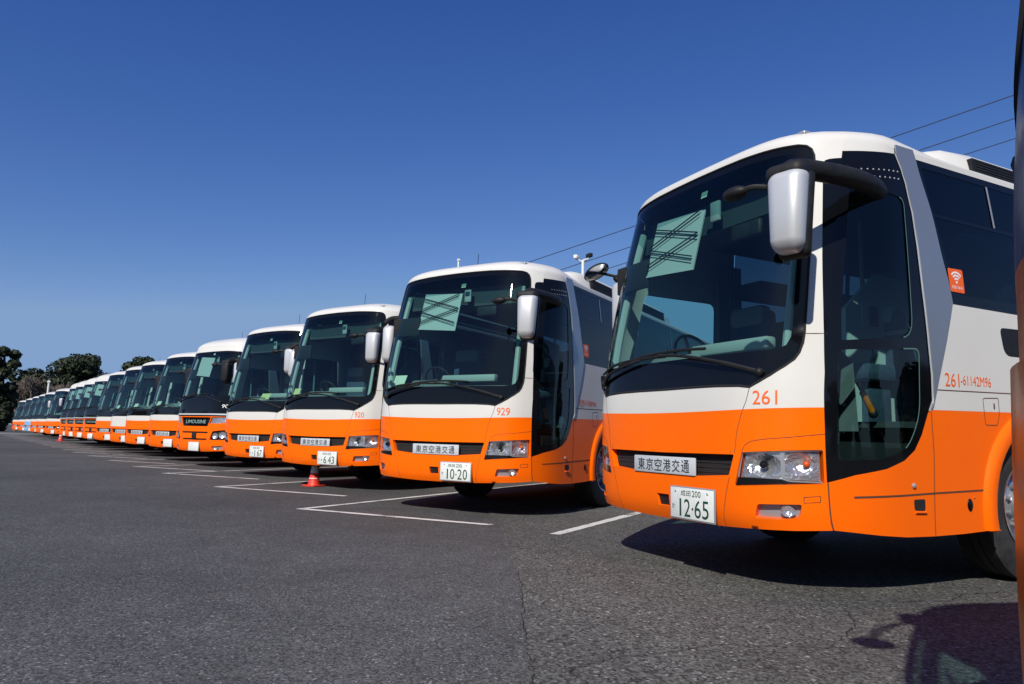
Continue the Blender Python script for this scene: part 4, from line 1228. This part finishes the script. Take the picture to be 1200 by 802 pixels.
for k, lab in ((0, 'grey concrete utility pole behind the row, carrying the wires at their low end'), (1, 'grey concrete utility pole beyond the coaches, carrying the wires at their near end')):
    hi = max((w_[k] for w_ in WEND), key=lambda p: p.z)
    root = empty('utility_pole', (hi.x, hi.y, 0)); tag(root, lab, 'utility pole')
    p = MB(); p.tube([(0, 0, 0), (0, 0, hi.z+.1)], [.17, .11], 0, 14); p.build('pole', 'galvanised', root)
    for w_ in WEND:
        q = w_[k]; br = MB(); br.tube([(0, 0, q.z), (q.x-hi.x, q.y-hi.y, q.z-.02)] if (q-hi).length > .05 else [(-.3, 0, q.z-.04), (.3, 0, q.z-.04)], .035, 0, 8); br.build('wire_bracket', 'galvanised', root)
def cctv():
    base = ray_pt(683, 318, 34); top = ray_pt(683, 305.5, 34)
    root = empty('camera_pole', (base.x, base.y, 0)); h = top.z
    tag(root, 'white pole carrying two security cameras behind the coach numbered 929', 'camera pole')
    p = MB(); p.tube([(0, 0, 0), (0, 0, h)], .07, 0, 12); p.build('pole', 'pole_white', root)
    a = MB(); a.tube([(-.18, -.05, h-.02), (.20, .08, h+.05)], .05, 0, 8); a.build('cross_arm', 'pole_white', root)
    fwd = (cam.matrix_world.translation-base).normalized(); rt = Vector((_r.x, _r.y, 0))
    for s, mt, lab in ((-1, 'pole_white', None), (1, 'black_plastic', None)):
        c = MB(); o_ = rt*(.30*s)
        xf = Matrix.Translation((o_.x, o_.y, h+.22+.05*s)) @ Matrix.Rotation(R(30*s+150), 4, 'Z')
        c.rbox(0, 0, 0, .38, .2, .2, .05, 0, 2, xf); c.tube([(o_.x, o_.y, h+.2), (o_.x*.5, o_.y*.5, h)], .03, 1, 8)
        c.build('security_camera', [mt, 'pole_white'], root)
cctv()
def thin_pole(u, vt, vb, d, r_, label, name='lamp_pole', matn='galvanised', head=True):
    t = ray_pt(u, vt, d)
    root = empty(name, (t.x, t.y, 0)); tag(root, label, name.replace('_', ' '))
    p = MB(); p.tube([(0, 0, 0), (0, 0, t.z-.1)], [r_*1.25, r_], 0, 10); p.build('pole', matn, root)
    if head:
        h = MB(); h.rbox(0, 0, t.z-.05, r_*3, r_*3, r_*2.4, r_*.6, 0, 2); h.build('lamp_head', matn, root)
thin_pole(57.5, 447, 470, 72, .09, 'pale grey pole with a small head standing before the trees at the row end', matn='pole_white')
thin_pole(537.5, 304, 318, 40, .055, 'short white topped pole sticking up behind the roof of coach 929', matn='pole_white')

# ------------------------------------------------------------------ trees
def leaf_cloud(mb, centre, rx, ry, rz, n, size, mi=0, hollow=.55):
    rx0 = random.random
    for _ in range(n):
        while True:
            d = Vector((random.uniform(-1, 1), random.uniform(-1, 1), random.uniform(-1, 1)))
            if .02 < d.length <= 1: break
        d = d.normalized()*(hollow+(1-hollow)*random.random()**.7)
        c = Vector((centre[0]+d.x*rx, centre[1]+d.y*ry, centre[2]+d.z*rz))
        nrm_ = (d+Vector((random.uniform(-.8, .8), random.uniform(-.8, .8), random.uniform(-.3, .9)))).normalized()
        a = nrm_.orthogonal().normalized(); b = nrm_.cross(a); th = random.uniform(0, 6.28)
        a, b = a*math.cos(th)+b*math.sin(th), b*math.cos(th)-a*math.sin(th)
        s = size*random.uniform(.6, 1.3)
        mb.add([c-a*s-b*s*.5, c+a*s-b*s*.6, c+a*s*1.1+b*s*.5, c-a*s*.8+b*s*.6], [(0, 1, 2, 3)], mi)
def tree(loc, h, spread, label, material, group, clumps=26, leaves=150, size=.22, base=.25, flat=.7, name='evergreen_tree'):
    root = empty(name, (*loc, 0), random.uniform(0, 6.28)); tag(root, label, 'tree', group)
    t = MB(); rt = h*.022+.06
    lean = random.uniform(-.3, .3)
    trunk = spline([(0, 0, -.1), (lean*.3, .1, h*.3), (lean*.8, -.1, h*.6), (lean, 0, h*.86)], 5)
    t.tube(trunk, [rt*(1.25-i/len(trunk)) for i in range(len(trunk))], 0, 10)
    cl = []
    for i in range(clumps):
        a = random.uniform(0, 6.28); q = random.random()**.6
        zz = base+(1-base)*random.random()
        prof = math.sqrt(max(.05, 1-((zz-(base+1)*.5)/((1-base)*.62))**2))
        cl.append((math.cos(a)*spread*q*prof*.8, math.sin(a)*spread*q*prof*.8, h*(zz*.9)))
    for i in range(0, clumps, 2):
        c = cl[i]; s = Vector((lean*.5, 0, max(h*.25, c[2]*.6)))
        t.tube(spline([s, s.lerp(Vector(c), .5)+Vector((0, 0, .3)), c], 3), [rt*.4, rt*.33, rt*.28, rt*.22, rt*.17, rt*.12, rt*.06], 0, 6)
    t.build('trunk', 'bark', root)
    l = MB()
    for c in cl:
        r_ = spread*random.uniform(.24, .42)
        leaf_cloud(l, c, r_, r_, r_*flat, leaves, size)
    l.build('crown', material, root, False)
    return root
def bare_tree(loc, h, label, group, lev=5, name='bare_tree'):
    root = empty(name, (*loc, 0), random.uniform(0, 6.28)); tag(root, label, 'tree', group)
    t = MB(); c = MB()
    def grow(mb, p, d, ln, r_, k):
        q = p+d*ln; mid = p+d*ln*.5+Vector((random.uniform(-1, 1), random.uniform(-1, 1), 0))*ln*.06
        r_ = max(r_, .03)
        (t if k == lev else c).tube([p, mid, q], [r_, r_*.9, r_*.8], 0, 6 if k > 2 else 4, False)
        if k == 0: return
        for _ in range(4 if k < 4 else 3):
            ax_ = Vector((random.uniform(-1, 1), random.uniform(-1, 1), random.uniform(-.1, .5)))
            grow(mb, p+(q-p)*random.uniform(.55, 1), (d*1.1+ax_*.75).normalized(), ln*random.uniform(.6, .8), r_*.58, k-1)
    grow(t, Vector((0, 0, -.1)), Vector((0, 0, 1)), h*.27, h*.018, lev)
    t.build('trunk', 'twig', root); c.build('crown', 'twig', root, False)
    return root
def ground_at(u, dist):
    p = ray_pt(u, 500, dist); return (p.x, p.y)
TG = 'evergreen trees beyond the end of the row'
tree(ground_at(-4, 82), 10.6, 2.0, 'tall dark evergreen tree at the far left edge behind the row end', 'leaf_dark', TG, 40, 190, .2, .02, .8)
tree(ground_at(30, 108), 9.8, 4.6, 'low domed dark tree rising behind the leafless brown trees', 'leaf_dark', TG, 34, 170, .24, .15)
tree(ground_at(87, 98), 11.3, 4.0, 'broad dark evergreen tree with the widest crown beyond the row', 'leaf_dark', TG, 60, 190, .2, .12, .6)
tree(ground_at(113, 96), 7.8, 2.4, 'smaller dark evergreen tucked against the side of the widest crown', 'leaf_dark', TG, 26, 170, .2, .1)
tree(ground_at(60, 112), 7.6, 4.2, 'dark evergreen filling the gap behind the pale grey pole', 'leaf_olive', TG, 30, 160, .24, .05)
tree(ground_at(156, 90), 10.4, 3.0, 'rounded dark evergreen above the white coach roofs in mid row', 'leaf_dark', TG, 40, 180, .2, .1)
tree(ground_at(176, 95), 10.2, 2.8, 'last dark evergreen, its crown top just over the mid row roofs', 'leaf_dark', TG, 30, 170, .2, .1)
tree(ground_at(142, 112), 8.2, 3.2, 'evergreen half hidden behind the rounded tree over mid row', 'leaf_olive', TG, 28, 150, .24, .1)
BG = 'leafless brown trees at the row end'
for i, (u, d, h) in enumerate(((18, 90, 9.5), (30, 88, 10.0), (43, 92, 9.6), (55, 90, 8.8), (70, 88, 7.6))):
    bare_tree(ground_at(u, d), h, ['leafless brown tree beside the tall dark evergreen', 'leafless brown tree in front of the low domed tree', 'leafless brown tree just before the pale grey pole', 'leafless brown tree right behind the pale grey pole', 'leafless brown tree under the widest dark crown'][i], BG)
bare_tree(ground_at(137, 94), 12, 'thin leafless tree whose twigs show against the sky between two evergreens', BG, 5)
# trees across the yard, seen mirrored in the coach windows
proto = None
XG = 'trees across the yard mirrored in the windows'
spots = [(46, -8), (50, 4), (44, 14), (52, 24), (47, 36), (55, 48), (40, 60), (30, -46), (12, -52), (-6, -50), (-24, -54), (-42, -52), (-60, -56), (-80, -54), (22, -50), (-15, -56), (-33, -50), (-51, -50), (-70, -58), (-2, 44), (7, 40), (15, 46), (24, 42), (33, 48)]
XL = 'dark evergreen tree across the yard, seen only mirrored in coach windows'
for i, (x, y) in enumerate(spots):
    if proto is None:
        proto = tree((x, y), 8.5, 4.6, XL, 'leaf_dark', XG, 34, 130, .3, .08)
    else:
        c = dup(proto); c.location = (x, y, 0); c.rotation_euler = (0, 0, i*1.3); k = .8+.35*((i*37) % 10)/10; c.scale = (k, k, k)
# low concrete kerb and shrubs closing the yard at the far end
kb = MB(); a, b = Vector((-70, -20)), Vector((-78, 30)); d = (b-a).normalized(); n = Vector((-d.y, d.x))*.15
kb.add([(a.x+n.x, a.y+n.y, 0), (a.x-n.x, a.y-n.y, 0), (b.x-n.x, b.y-n.y, 0), (b.x+n.x, b.y+n.y, 0), (a.x+n.x, a.y+n.y, .15), (a.x-n.x, a.y-n.y, .15), (b.x-n.x, b.y-n.y, .15), (b.x+n.x, b.y+n.y, .15)],
       [(4, 5, 6, 7), (0, 1, 5, 4), (2, 3, 7, 6), (1, 2, 6, 5), (3, 0, 4, 7)], 0)
tag(kb.build('kerb', 'galvanised', None, False), kind='structure')
